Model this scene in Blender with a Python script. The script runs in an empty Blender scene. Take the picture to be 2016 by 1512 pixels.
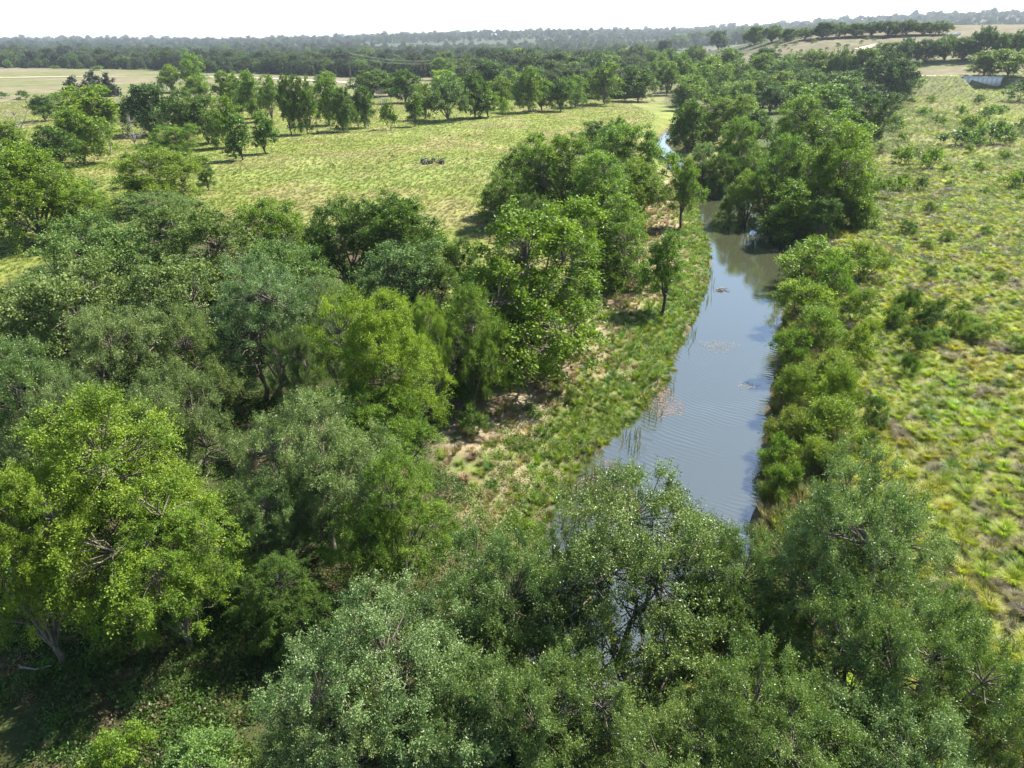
import bpy, math, random
import numpy as np
from mathutils import Vector
R = math.radians
random.seed(7)
C = bpy.context.scene.collection
SC = bpy.context.scene

# ------------------------------------------------------------------ camera, sky, sun, exposure
EYE = 22.0                       # height of the drone above the field
FPX = 1398.0                     # focal length in pixels of the 2016 px wide photograph
PITCH = R(25.7)
cam_d = bpy.data.cameras.new('camera'); cam = bpy.data.objects.new('camera', cam_d); C.objects.link(cam)
cam_d.sensor_width = 36.0; cam_d.lens = 36.0 * FPX / 2016.0
cam_d.clip_start = 0.2; cam_d.clip_end = 30000
cam.location = (0, 0, EYE); cam.rotation_euler = (R(90) - PITCH, 0, 0)
SC.camera = cam

SUN_EL, SUN_AZ = R(50), R(55)    # azimuth clockwise from +Y (the view direction)
world = bpy.data.worlds.new('World'); SC.world = world; world.use_nodes = True
wn = world.node_tree; bg = wn.nodes['Background']
sky = wn.nodes.new('ShaderNodeTexSky'); sky.sky_type = 'NISHITA'; sky.sun_disc = False
sky.sun_elevation = SUN_EL; sky.sun_rotation = SUN_AZ
sky.air_density = 1.0; sky.dust_density = 0.5; sky.ozone_density = 2.2
wn.links.new(sky.outputs[0], bg.inputs[0]); bg.inputs[1].default_value = 0.086
sd = bpy.data.lights.new('sun', 'SUN'); sun = bpy.data.objects.new('sun', sd); C.objects.link(sun)
sd.energy = 5.0; sd.angle = R(0.53); sd.color = (1.0, 0.955, 0.88)
sdir = Vector((math.cos(SUN_EL) * math.sin(SUN_AZ), math.cos(SUN_EL) * math.cos(SUN_AZ), math.sin(SUN_EL)))
sun.rotation_euler = sdir.to_track_quat('Z', 'Y').to_euler(); sun.location = (60, 60, 120)
SC.view_settings.view_transform = 'Standard'; SC.view_settings.look = 'None'
SC.view_settings.gamma = 1; SC.view_settings.exposure = 1.6; SC.view_settings.use_curve_mapping = False
cy = SC.cycles
cy.max_bounces = 6; cy.diffuse_bounces = 3; cy.glossy_bounces = 2; cy.transmission_bounces = 4; cy.transparent_max_bounces = 4
cy.volume_bounces = 0; cy.use_denoising = True
cy.sample_clamp_indirect = 4.0; cy.caustics_reflective = False; cy.caustics_refractive = False

# ------------------------------------------------------------------ helpers
rng = np.random.default_rng(11)

def vnoise(x, y, seed=0):
    x = np.asarray(x, float); y = np.asarray(y, float)
    xi = np.floor(x).astype(np.int64); yi = np.floor(y).astype(np.int64)
    xf = x - xi; yf = y - yi
    u = xf * xf * (3 - 2 * xf); v = yf * yf * (3 - 2 * yf)
    def h(a, b):
        n = (a * 374761393 + b * 668265263 + seed * 362437) & 0xffffffff
        n = ((n ^ (n >> 13)) * 1274126177) & 0xffffffff
        n = n ^ (n >> 16)
        return (n & 0xffff) / 65535.0
    return (h(xi, yi) * (1 - u) + h(xi + 1, yi) * u) * (1 - v) + (h(xi, yi + 1) * (1 - u) + h(xi + 1, yi + 1) * u) * v

def fbm(x, y, seed=0, o=4):
    s = 0; a = 0.5; t = 0
    for i in range(o):
        s = s + a * vnoise(x * 2 ** i, y * 2 ** i, seed + i * 17); t += a; a *= 0.5
    return s / t

def sst(a, b, x):
    t = np.clip((x - a) / (b - a), 0, 1); return t * t * (3 - 2 * t)

def ray(px, py):
    d = np.array([(px - 1008) / FPX, -(py - 756) / FPX, -1.0])
    c, s = math.cos(PITCH), math.sin(PITCH)
    # camera looks along +Y, pitched down
    return np.array([d[0], -d[2] * c + d[1] * s, d[2] * s * 1.0 + d[1] * c])

def flat(px, py, z=0.0):
    d = ray(px, py); t = (z - EYE) / d[2]
    return np.array([d[0] * t, d[1] * t])

WATER = -1.3
CULV = (190.6, 206.2)             # ends of the culvert's wall
_cr = [(280, 1289, 1311), (330, 1318, 1352), (390, 1362, 1470), (440, 1382, 1520), (500, 1398, 1545), (560, 1394, 1550), (640, 1362, 1530),
       (700, 1330, 1524), (760, 1312, 1514), (830, 1262, 1504), (900, 1185, 1490), (960, 1120, 1488), (1060, 1070, 1470), (1200, 1050, 1360), (1330, 1010, 1220), (1500, 930, 1090)]
CRK = []
for yy, xl, xr in _cr:
    a = flat(xl, yy, WATER); b = flat(xr, yy, WATER)
    CRK.append(((a[0] + b[0]) / 2, a[1], (b[0] - a[0]) / 2))
# upstream the creek bends away to the left behind the trees; downstream it passes under the camera
CRK = [(96.0, 345.0, 2.6), (62.0, 262.0, 2.4)] + CRK + [(-4.0, 4.0, 3.2), (-9.0, -14.0, 3.2), (-12.0, -60.0, 3.2)]
CRK = np.array(CRK)

def creek(x, y):
    """distance beyond the water's edge (negative in the water) and side (+1 right bank)"""
    x = np.asarray(x, float); y = np.asarray(y, float)
    best = np.full(x.shape, 1e9); side = np.zeros(x.shape)
    for i in range(len(CRK) - 1):
        a = CRK[i]; b = CRK[i + 1]
        dx, dy = b[0] - a[0], b[1] - a[1]; L2 = dx * dx + dy * dy
        t = np.clip(((x - a[0]) * dx + (y - a[1]) * dy) / L2, 0, 1)
        ex = x - (a[0] + t * dx); ey = y - (a[1] + t * dy)
        d = np.sqrt(ex * ex + ey * ey) - (a[2] + t * (b[2] - a[2]))
        s = np.sign(ex * -dy + ey * dx)          # segments run towards the camera
        m = d < best
        best = np.where(m, d, best); side = np.where(m, s, side)
    return best, side

def ground_z(x, y):
    x = np.asarray(x, float); y = np.asarray(y, float)
    z = 0.5 * (fbm(x / 26, y / 26, 3, 3) - 0.5) + 0.16 * (fbm(x / 4.0, y / 4.0, 5, 2) - 0.5)
    d, s = creek(x, y)
    edge = d + 1.8 * (fbm(x / 2.6, y / 2.6, 9, 3) - 0.5)
    bw = np.where(s > 0, 2.6, 5.0)
    bank = sst(-0.2, 1.0, edge / bw)
    z = z * sst(0, 8, d) + (1 - bank) * (WATER - 0.12) + 0.0
    z = z - 0.9 * sst(0.3, 2.2, -d)
    r = np.sqrt(x * x + y * y)
    # rising ground to the right and far away
    z = z + 27 * sst(300, 620, r) * sst(0.16, 0.42, x / np.maximum(y, 1)) * (1 - 0.35 * sst(700, 1100, r))
    z = z + 5 * sst(300, 700, r) * sst(0.0, 0.3, x / np.maximum(y, 1))
    z = z + 2.5 * sst(250, 800, r) * (fbm(x / 160, y / 160, 21, 3) - 0.5) * 2
    far = sst(1100, 3600, r)
    az = np.arctan2(x, np.maximum(y, 1e-3))
    z = z + far * (20 + 40 * sst(-0.45, 0.1, az) + 34 * sst(0.25, 0.6, az) + 20 * (fbm(x / 900, y / 900, 31, 3) - 0.5))
    # road embankment, cut away in front of the culvert's wall
    yc = 330 - 0.10 * (x - 198)
    cut = (x > CULV[0] - 0.2) & (x < CULV[1] + 0.2)
    emb = 9.0 - np.maximum(0, np.abs(y - yc) - 3.6) * np.where(y < yc, 0.42, 0.3)
    emb = np.where(cut & (y < yc - 4.4), -9, emb) - 14 * (1 - sst(120, 165, x)) - 14 * sst(420, 520, x)
    z = np.where(np.abs(y - yc) < 40, np.maximum(z, emb), z)
    return z

def hit(px, py):
    """where the ray of a photograph pixel meets the ground"""
    d = ray(px, py); n = math.hypot(d[0], d[1])
    t = np.concatenate([np.linspace(5, 400, 800), np.geomspace(401, 9000, 500)]) / n
    zz = EYE + d[2] * t - ground_z(d[0] * t, d[1] * t)
    k = np.argmax(zz < 0)
    if not (zz < 0).any(): k = len(t) - 1
    if k > 0:
        f = zz[k - 1] / (zz[k - 1] - zz[k] + 1e-9); tt = t[k - 1] + (t[k] - t[k - 1]) * f
    else: tt = t[k]
    return np.array([d[0] * tt, d[1] * tt])

def gz(x, y): return float(ground_z(np.array([x]), np.array([y]))[0])
def depth(x, y, z): return y * math.cos(PITCH) + (EYE - z) * math.sin(PITCH)
def project(x, y, z):
    x = np.asarray(x, float); y = np.asarray(y, float); z = np.asarray(z, float)
    dz = z - EYE; dep = y * math.cos(PITCH) - dz * math.sin(PITCH)
    up = y * math.sin(PITCH) + dz * math.cos(PITCH)
    dep = np.where(dep > 0.1, dep, 0.1)
    return 1008 + FPX * x / dep, 756 - FPX * up / dep, dep

def build_mesh(name, verts, quads=None, tris=None, face_attr=None, smooth=False, mats=()):
    me = bpy.data.meshes.new(name)
    verts = np.asarray(verts, np.float32).reshape(-1, 3)
    idx = []; starts = []; pos = 0
    if quads is not None and len(quads):
        q = np.asarray(quads, np.int32); idx.append(q.ravel()); starts.append(np.arange(len(q)) * 4); pos = len(q) * 4
    if tris is not None and len(tris):
        t = np.asarray(tris, np.int32); idx.append(t.ravel()); starts.append(pos + np.arange(len(t)) * 3)
    idx = np.concatenate(idx).astype(np.int32); starts = np.concatenate(starts).astype(np.int32)
    me.vertices.add(len(verts)); me.vertices.foreach_set('co', verts.ravel())
    me.loops.add(len(idx)); me.loops.foreach_set('vertex_index', idx)
    me.polygons.add(len(starts)); me.polygons.foreach_set('loop_start', starts)
    if smooth: me.polygons.foreach_set('use_smooth', np.ones(len(starts), bool))
    me.update(calc_edges=True)
    if face_attr:
        for k, v in face_attr.items():
            a = me.attributes.new(k, 'FLOAT', 'FACE'); a.data.foreach_set('value', np.asarray(v, np.float32))
    for m in mats: me.materials.append(m)
    return me

def tube(pts, rad, sides):
    pts = np.asarray(pts, float); k = len(pts); rad = np.asarray(rad, float)
    d = np.gradient(pts, axis=0); d /= np.linalg.norm(d, axis=1)[:, None] + 1e-9
    ref = np.array([0.31, 0.87, 0.2]) if abs(d[:, 2]).mean() > 0.6 else np.array([0.1, 0.15, 1.0])
    a = np.cross(d, ref); a /= np.linalg.norm(a, axis=1)[:, None] + 1e-9
    b = np.cross(d, a)
    th = np.arange(sides) * 2 * math.pi / sides
    v = pts[:, None, :] + rad[:, None, None] * (np.cos(th)[None, :, None] * a[:, None, :] + np.sin(th)[None, :, None] * b[:, None, :])
    i = np.arange(k - 1)[:, None] * sides; j = np.arange(sides)[None, :]; jn = (j + 1) % sides
    q = np.stack([i + j, i + jn, i + sides + jn, i + sides + j], -1).reshape(-1, 4)
    return v.reshape(-1, 3), q

class Acc:
    def __init__(s): s.v = []; s.q = []; s.n = 0
    def add(s, v, q): s.v.append(v); s.q.append(np.asarray(q) + s.n); s.n += len(v)
    def box(s, lo, hi):
        (x0, y0, z0), (x1, y1, z1) = lo, hi
        v = np.array([(x0, y0, z0), (x1, y0, z0), (x1, y1, z0), (x0, y1, z0), (x0, y0, z1), (x1, y0, z1), (x1, y1, z1), (x0, y1, z1)], float)
        s.add(v, [(0, 3, 2, 1), (4, 5, 6, 7), (0, 1, 5, 4), (1, 2, 6, 5), (2, 3, 7, 6), (3, 0, 4, 7)])
    def mesh(s, name, mat, smooth=False, tone=None):
        return build_mesh(name, np.concatenate(s.v), np.concatenate(s.q), smooth=smooth, mats=(mat,), face_attr=tone)

def put(name, mesh, parent=None, loc=None):
    o = bpy.data.objects.new(name, mesh); C.objects.link(o)
    if parent: o.parent = parent
    if loc is not None: o.location = loc
    return o
def tag(o, label=None, cat=None, group=None, kind=None):
    if label: o['label'] = label
    if cat: o['category'] = cat
    if group: o['group'] = group
    if kind: o['kind'] = kind
    return o

# ------------------------------------------------------------------ materials
def new_mat(name):
    m = bpy.data.materials.new(name); m.use_nodes = True
    n = m.node_tree.nodes; n.clear(); return m, n, m.node_tree.links

def leaf_mat(name, gloss, rough, trans, lo, hi, warm, instanced=False):
    """two-sided leaf: glossy upper face plus light coming through; tone varies leaf by leaf, tint tree by tree (object colour)"""
    m, n, l = new_mat(name)
    out = n.new('ShaderNodeOutputMaterial'); mix = n.new('ShaderNodeMixShader'); pb = n.new('ShaderNodeBsdfPrincipled'); tr = n.new('ShaderNodeBsdfTranslucent')
    at = n.new('ShaderNodeAttribute'); at.attribute_name = 'tone'
    ramp = n.new('ShaderNodeMix'); ramp.data_type = 'RGBA'
    ramp.inputs[6].default_value = (*lo, 1); ramp.inputs[7].default_value = (*hi, 1)
    l.new(at.outputs['Fac'], ramp.inputs[0])
    mul = n.new('ShaderNodeMix'); mul.data_type = 'RGBA'; mul.blend_type = 'MULTIPLY'; mul.inputs[0].default_value = 1
    l.new(ramp.outputs[2], mul.inputs[6])
    if instanced:
        ia = n.new('ShaderNodeAttribute'); ia.attribute_type = 'INSTANCER'; ia.attribute_name = 'tint'
        l.new(ia.outputs['Color'], mul.inputs[7])
    else:
        oi = n.new('ShaderNodeObjectInfo'); l.new(oi.outputs['Color'], mul.inputs[7])
    l.new(mul.outputs[2], pb.inputs['Base Color'])
    tm = n.new('ShaderNodeMix'); tm.data_type = 'RGBA'; tm.blend_type = 'MULTIPLY'; tm.inputs[0].default_value = 1
    tm.inputs[7].default_value = (*warm, 1); l.new(mul.outputs[2], tm.inputs[6]); l.new(tm.outputs[2], tr.inputs['Color'])
    pb.inputs['Roughness'].default_value = rough; pb.inputs['Specular IOR Level'].default_value = gloss
    mix.inputs[0].default_value = trans
    l.new(pb.outputs[0], mix.inputs[1]); l.new(tr.outputs[0], mix.inputs[2]); l.new(mix.outputs[0], out.inputs[0])
    return m

M = {}
M['oak'] = leaf_mat('oak_leaf', 0.34, 0.42, 0.25, (0.056, 0.102, 0.024), (0.188, 0.256, 0.076), (1.3, 1.45, 0.5))
M['oak_far'] = leaf_mat('oak_leaf_dull', 0.14, 0.6, 0.26, (0.053, 0.098, 0.024), (0.172, 0.238, 0.070), (1.3, 1.45, 0.5))
M['elm'] = leaf_mat('elm_leaf', 0.22, 0.5, 0.30, (0.064, 0.120, 0.015), (0.192, 0.268, 0.034), (1.4, 1.6, 0.45))
M['juniper'] = leaf_mat('juniper_leaf', 0.2, 0.6, 0.15, (0.026, 0.045, 0.022), (0.060, 0.088, 0.042), (1.2, 1.4, 0.7))
M['inst'] = leaf_mat('ground_leaf', 0.3, 0.5, 0.40, (0.62, 0.62, 0.62), (1.15, 1.15, 1.1), (1.3, 1.5, 0.6), True)

def bark_mat(name, c0, c1, sc=5.0):
    m, n, l = new_mat(name)
    out = n.new('ShaderNodeOutputMaterial'); pb = n.new('ShaderNodeBsdfPrincipled')
    tc = n.new('ShaderNodeTexCoord'); mp = n.new('ShaderNodeMapping'); mp.inputs['Scale'].default_value = (sc, sc, sc * 0.3)
    no = n.new('ShaderNodeTexNoise'); no.inputs['Scale'].default_value = 1.6; no.inputs['Detail'].default_value = 6
    rp = n.new('ShaderNodeValToRGB'); rp.color_ramp.elements[0].position = 0.32; rp.color_ramp.elements[1].position = 0.68
    rp.color_ramp.elements[0].color = (*c0, 1); rp.color_ramp.elements[1].color = (*c1, 1)
    bp = n.new('ShaderNodeBump'); bp.inputs['Strength'].default_value = 0.6; bp.inputs['Distance'].default_value = 0.06
    l.new(tc.outputs['Object'], mp.inputs[0]); l.new(mp.outputs[0], no.inputs[0]); l.new(no.outputs[0], rp.inputs[0]); l.new(rp.outputs[0], pb.inputs['Base Color'])
    l.new(no.outputs[0], bp.inputs['Height']); l.new(bp.outputs[0], pb.inputs['Normal'])
    pb.inputs['Roughness'].default_value = 0.85; pb.inputs['Specular IOR Level'].default_value = 0.2
    l.new(pb.outputs[0], out.inputs[0]); return m
M['bark'] = bark_mat('grey_bark', (0.078, 0.062, 0.046), (0.21, 0.178, 0.142))
M['bark_dark'] = bark_mat('dark_bark', (0.045, 0.036, 0.028), (0.12, 0.10, 0.08))
M['dead'] = bark_mat('dead_wood', (0.16, 0.14, 0.125), (0.34, 0.31, 0.28))

def plain(name, col, rough=0.8, spec=0.3, noise=0.25, sc=3.0, metallic=0.0, bump=0.0):
    m, n, l = new_mat(name)
    out = n.new('ShaderNodeOutputMaterial'); pb = n.new('ShaderNodeBsdfPrincipled')
    tc = n.new('ShaderNodeTexCoord'); no = n.new('ShaderNodeTexNoise'); no.inputs['Scale'].default_value = sc; no.inputs['Detail'].default_value = 5
    l.new(tc.outputs['Object'], no.inputs[0])
    mx = n.new('ShaderNodeMix'); mx.data_type = 'RGBA'
    mx.inputs[6].default_value = tuple(c * (1 - noise) for c in col) + (1,); mx.inputs[7].default_value = tuple(min(1, c * (1 + noise)) for c in col) + (1,)
    l.new(no.outputs[0], mx.inputs[0]); l.new(mx.outputs[2], pb.inputs['Base Color'])
    pb.inputs['Roughness'].default_value = rough; pb.inputs['Specular IOR Level'].default_value = spec; pb.inputs['Metallic'].default_value = metallic
    if bump:
        bp = n.new('ShaderNodeBump'); bp.inputs['Strength'].default_value = bump; l.new(no.outputs[0], bp.inputs['Height']); l.new(bp.outputs[0], pb.inputs['Normal'])
    l.new(pb.outputs[0], out.inputs[0]); return m

# ------------------------------------------------------------------ the ground
def axis(lo, hi, step, end0, end1, g):
    a = list(np.arange(lo, hi + step / 2, step)); s = step; v = hi
    while v < end1: s *= g; v += s; a.append(v)
    s = step; v = lo; pre = []
    while v > end0: s *= g; v -= s; pre.append(v)
    return np.array(pre[::-1] + a)
gx = axis(-42, 62, 0.62, -7000, 7000, 1.042)
gy = axis(8, 130, 0.62, -400, 8000, 1.042)
gx = np.unique(np.concatenate([gx, np.arange(CULV[0] - 12, CULV[1] + 8, 1.3)])); gy = np.unique(np.concatenate([gy, np.arange(305, 345, 1.4)]))
GX, GY = np.meshgrid(gx, gy)
GZ = ground_z(GX, GY)
WOODPOLY = [flat(*p) for p in [(-700, 640), (-200, 600), (0, 565), (70, 525), (250, 470), (480, 450), (700, 450), (850, 520), (900, 640), (980, 745), (900, 840), (870, 900), (900, 1010), (930, 1100), (860, 1180), (950, 1512), (950, 2200), (-1200, 2200)]]
WOODPOLY = np.array(WOODPOLY)
def in_poly(x, y, P):
    ins = np.zeros(np.shape(x), bool); n = len(P)
    for i in range(n):
        x0, y0 = P[i]; x1, y1 = P[(i + 1) % n]
        if y0 == y1: continue
        c = ((y0 > y) != (y1 > y)) & (x < (x1 - x0) * (y - y0) / (y1 - y0) + x0)
        ins ^= c
    return ins
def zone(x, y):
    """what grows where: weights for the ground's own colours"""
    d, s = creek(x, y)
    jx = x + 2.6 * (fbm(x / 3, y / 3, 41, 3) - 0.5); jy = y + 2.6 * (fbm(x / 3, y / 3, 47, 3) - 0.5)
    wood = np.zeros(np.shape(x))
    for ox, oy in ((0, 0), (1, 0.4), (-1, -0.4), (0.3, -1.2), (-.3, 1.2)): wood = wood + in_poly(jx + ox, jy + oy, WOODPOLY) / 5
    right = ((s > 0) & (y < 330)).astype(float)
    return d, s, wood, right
d_, s_, wood_, right_ = zone(GX, GY)
def mixc(a, b, t): return a * (1 - t[..., None]) + b * t[..., None]
A = lambda *c: np.array(c, float)
n1 = fbm(GX / 9, GY / 9, 51, 4); n2 = fbm(GX / 2.2, GY / 2.2, 57, 3); n3 = fbm(GX / 30, GY / 22, 61, 3)
col = np.zeros(GX.shape + (3,)) + A(0.168, 0.188, 0.042)
col = mixc(col, A(0.215, 0.195, 0.078), sst(0.46, 0.66, n1) * 0.75)            # dry grass patches in the field
col = mixc(col, A(0.18, 0.215, 0.062), sst(0.5, 0.7, n3) * 0.5)
rm = mixc(np.zeros(GX.shape + (3,)) + A(0.185, 0.200, 0.045), A(0.165, 0.14, 0.085), sst(0.54, 0.68, n2) * 0.7)
rm = mixc(rm, A(0.165, 0.155, 0.075), sst(0.48, 0.66, n1) * sst(60, 160, GY) * 0.8)
col = mixc(col, rm, right_)
bankL = (1 - sst(9, 15, d_ + 4 * (n1 - 0.5))) * (s_ < 0) * (GY < 130)
bl = mixc(np.zeros(GX.shape + (3,)) + A(0.15, 0.17, 0.05), A(0.265, 0.205, 0.13), sst(0.42, 0.6, n2 * 0.5 + n1 * 0.5 + 0.04 * np.clip(d_ - 3.5, -2, 4)))
col = mixc(col, bl, bankL)
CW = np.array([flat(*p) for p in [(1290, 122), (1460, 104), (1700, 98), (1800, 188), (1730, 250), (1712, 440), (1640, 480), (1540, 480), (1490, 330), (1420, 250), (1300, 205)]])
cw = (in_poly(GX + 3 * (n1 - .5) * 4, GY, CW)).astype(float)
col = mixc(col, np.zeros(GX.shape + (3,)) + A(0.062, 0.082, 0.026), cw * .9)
mud = 1 - sst(0.1, 1.3, d_ + 1.2 * (n2 - 0.5))
col = mixc(col, A(0.115, 0.088, 0.058), mud * 0.9)
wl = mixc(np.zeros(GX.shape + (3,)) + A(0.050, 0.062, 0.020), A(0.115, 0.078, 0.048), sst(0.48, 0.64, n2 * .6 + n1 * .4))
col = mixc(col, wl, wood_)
rr = np.sqrt(GX ** 2 + GY ** 2)
pasture = sst(250, 420, rr + 40 * (n1 - .5))
pc = mixc(np.zeros(GX.shape + (3,)) + A(0.135, 0.145, 0.056), A(0.18, 0.155, 0.092), sst(0.42, 0.6, fbm(GX / 60, GY / 18, 71, 3)))
col = mixc(col, pc, pasture)
hill = sst(330, 480, GY) * sst(60, 160, GX)
col = mixc(col, A(0.145, 0.128, 0.080), hill * 0.85)
emb_ = sst(283, 300, GY) * (1 - sst(345, 360, GY)) * sst(130, 160, GX)
col = mixc(col, A(0.135, 0.152, 0.055), emb_ * .8)
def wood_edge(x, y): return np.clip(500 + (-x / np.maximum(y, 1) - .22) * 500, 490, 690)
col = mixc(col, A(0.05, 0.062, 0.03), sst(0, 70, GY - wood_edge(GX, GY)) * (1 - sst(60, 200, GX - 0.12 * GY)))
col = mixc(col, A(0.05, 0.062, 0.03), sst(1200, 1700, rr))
nv = GX.shape; ii = np.arange(nv[0] * nv[1]).reshape(nv)
quads = np.stack([ii[:-1, :-1], ii[:-1, 1:], ii[1:, 1:], ii[1:, :-1]], -1).reshape(-1, 4)
gm, n, l = new_mat('ground')
out = n.new('ShaderNodeOutputMaterial'); pb = n.new('ShaderNodeBsdfPrincipled'); at = n.new('ShaderNodeAttribute'); at.attribute_name = 'soil'
geo = n.new('ShaderNodeNewGeometry')
na = n.new('ShaderNodeTexNoise'); na.inputs['Scale'].default_value = 2.3; na.inputs['Detail'].default_value = 9; na.inputs['Roughness'].default_value = 0.7
nb = n.new('ShaderNodeTexNoise'); nb.inputs['Scale'].default_value = 0.35; nb.inputs['Detail'].default_value = 6; nb.inputs['Roughness'].default_value = 0.65
l.new(geo.outputs['Position'], na.inputs[0]); l.new(geo.outputs['Position'], nb.inputs[0])
mr = n.new('ShaderNodeMapRange'); mr.inputs[1].default_value = 0.3; mr.inputs[2].default_value = 0.7; mr.inputs[3].default_value = 0.62; mr.inputs[4].default_value = 1.3
l.new(na.outputs[0], mr.inputs[0])
hs = n.new('ShaderNodeHueSaturation')
mr2 = n.new('ShaderNodeMapRange'); mr2.inputs[1].default_value = 0.3; mr2.inputs[2].default_value = 0.7; mr2.inputs[3].default_value = 0.475; mr2.inputs[4].default_value = 0.525
nc = n.new('ShaderNodeTexNoise'); nc.inputs['Scale'].default_value = 0.09; nc.inputs['Detail'].default_value = 8; nc.inputs['Roughness'].default_value = 0.7; l.new(geo.outputs['Position'], nc.inputs[0])
mr3 = n.new('ShaderNodeMapRange'); mr3.inputs[1].default_value = 0.35; mr3.inputs[2].default_value = 0.65; mr3.inputs[3].default_value = 0.72; mr3.inputs[4].default_value = 1.22; l.new(nc.outputs[0], mr3.inputs[0])
mm = n.new('ShaderNodeMath'); mm.operation = 'MULTIPLY'; l.new(mr.outputs[0], mm.inputs[0]); l.new(mr3.outputs[0], mm.inputs[1])
l.new(nb.outputs[0], mr2.inputs[0]); l.new(mr2.outputs[0], hs.inputs['Hue']); l.new(mm.outputs[0], hs.inputs['Value']); l.new(at.outputs['Color'], hs.inputs['Color'])
l.new(hs.outputs[0], pb.inputs['Base Color']); pb.inputs['Roughness'].default_value = 0.95; pb.inputs['Specular IOR Level'].default_value = 0.1
bp = n.new('ShaderNodeBump'); bp.inputs['Strength'].default_value = 0.5; bp.inputs['Distance'].default_value = 0.25; l.new(na.outputs[0], bp.inputs['Height']); l.new(bp.outputs[0], pb.inputs['Normal'])
l.new(pb.outputs[0], out.inputs[0])
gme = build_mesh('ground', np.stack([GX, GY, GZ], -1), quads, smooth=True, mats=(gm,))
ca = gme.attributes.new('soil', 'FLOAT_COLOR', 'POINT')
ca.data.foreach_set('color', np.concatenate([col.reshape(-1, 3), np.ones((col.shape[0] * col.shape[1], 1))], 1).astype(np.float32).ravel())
ground = tag(put('ground', gme), 'grassy ground of fields, banks and woodland floor', kind='structure')

# ------------------------------------------------------------------ the creek's water
wm, n, l = new_mat('creek_water')
out = n.new('ShaderNodeOutputMaterial'); pb = n.new('ShaderNodeBsdfPrincipled'); geo = n.new('ShaderNodeNewGeometry')
pb.inputs['Base Color'].default_value = (0.046, 0.050, 0.027, 1); pb.inputs['Roughness'].default_value = 0.03; pb.inputs['IOR'].default_value = 2.75
mp = n.new('ShaderNodeMapping'); cx, cyy = flat(1560, 640); mp.inputs['Location'].default_value = (-cx, -cyy, 0)
l.new(geo.outputs['Position'], mp.inputs[0])
wv = n.new('ShaderNodeTexWave'); wv.wave_type = 'RINGS'; wv.rings_direction = 'Z'; wv.inputs['Scale'].default_value = 0.75; wv.inputs['Distortion'].default_value = 7.0
wv.inputs['Detail'].default_value = 3; wv.inputs['Detail Scale'].default_value = 0.6
l.new(mp.outputs[0], wv.inputs[0])
nz = n.new('ShaderNodeTexNoise'); nz.inputs['Scale'].default_value = 0.28; nz.inputs['Detail'].default_value = 3; l.new(geo.outputs['Position'], nz.inputs[0])
nf = n.new('ShaderNodeTexNoise'); nf.inputs['Scale'].default_value = 3.0; nf.inputs['Detail'].default_value = 4; l.new(geo.outputs['Position'], nf.inputs[0])
sx = n.new('ShaderNodeSeparateXYZ'); l.new(geo.outputs['Position'], sx.inputs[0])
calm = n.new('ShaderNodeMapRange'); calm.inputs[1].default_value = 46; calm.inputs[2].default_value = 62; calm.inputs[3].default_value = 1.0; calm.inputs[4].default_value = 0.086
l.new(sx.outputs[1], calm.inputs[0])
nr = n.new('ShaderNodeMapRange'); nr.inputs[1].default_value = 0.38; nr.inputs[2].default_value = 0.62; nr.inputs[3].default_value = 0.15; nr.inputs[4].default_value = 1.3; l.new(nz.outputs[0], nr.inputs[0])
m0 = n.new('ShaderNodeMath'); m0.operation = 'MULTIPLY'; l.new(nr.outputs[0], m0.inputs[0]); l.new(calm.outputs[0], m0.inputs[1])
m1 = n.new('ShaderNodeMath'); m1.operation = 'MULTIPLY'; l.new(wv.outputs['Fac'], m1.inputs[0]); l.new(m0.outputs[0], m1.inputs[1])
m2 = n.new('ShaderNodeMath'); m2.operation = 'MULTIPLY_ADD'; l.new(nf.outputs[0], m2.inputs[0]); m2.inputs[1].default_value = 0.35; l.new(m1.outputs[0], m2.inputs[2])
bp = n.new('ShaderNodeBump'); bp.inputs['Strength'].default_value = 0.22; bp.inputs['Distance'].default_value = 0.05
l.new(m2.outputs[0], bp.inputs['Height']); l.new(bp.outputs[0], pb.inputs['Normal'])
l.new(pb.outputs[0], out.inputs[0])
t = np.linspace(0, 1, 160); k = np.linspace(0, 1, len(CRK))
P = np.stack([np.interp(t, k, CRK[:, i]) for i in range(3)], -1)
vs = []
for x, y, h in P:
    for u in np.linspace(-1, 1, 9): vs.append((x + u * (h + 2.2), y, WATER))
ii = np.arange(160 * 9).reshape(160, 9)
wq = np.stack([ii[:-1, :-1], ii[1:, :-1], ii[1:, 1:], ii[:-1, 1:]], -1).reshape(-1, 4)
tag(put('creek_water', build_mesh('creek_water', vs, wq, mats=(wm,))), 'still creek water reflecting sky and trees', kind='structure')

# ------------------------------------------------------------------ tracks and roads
def ribbon(name, pts, width, mat, label, lift=0.25, n=60):
    pts = np.array(pts, float); k = np.linspace(0, 1, len(pts)); t = np.linspace(0, 1, n)
    c = np.stack([np.interp(t, k, pts[:, 0]), np.interp(t, k, pts[:, 1])], -1)
    d = np.gradient(c, axis=0); d /= np.linalg.norm(d, axis=1)[:, None]; s = np.stack([-d[:, 1], d[:, 0]], -1)
    v = []
    for i in range(n):
        w = width * (0.85 + 0.3 * random.random())
        for u in (-1, -0.4, 0.4, 1):
            p = c[i] + s[i] * u * w / 2; v.append((p[0], p[1], mesh_z(p[0], p[1]) + lift))
    ii = np.arange(n * 4).reshape(n, 4)
    q = np.stack([ii[:-1, :-1], ii[1:, :-1], ii[1:, 1:], ii[:-1, 1:]], -1).reshape(-1, 4)
    return tag(put(name, build_mesh(name, v, q, smooth=True, mats=(mat,))), label, kind='structure')
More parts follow.
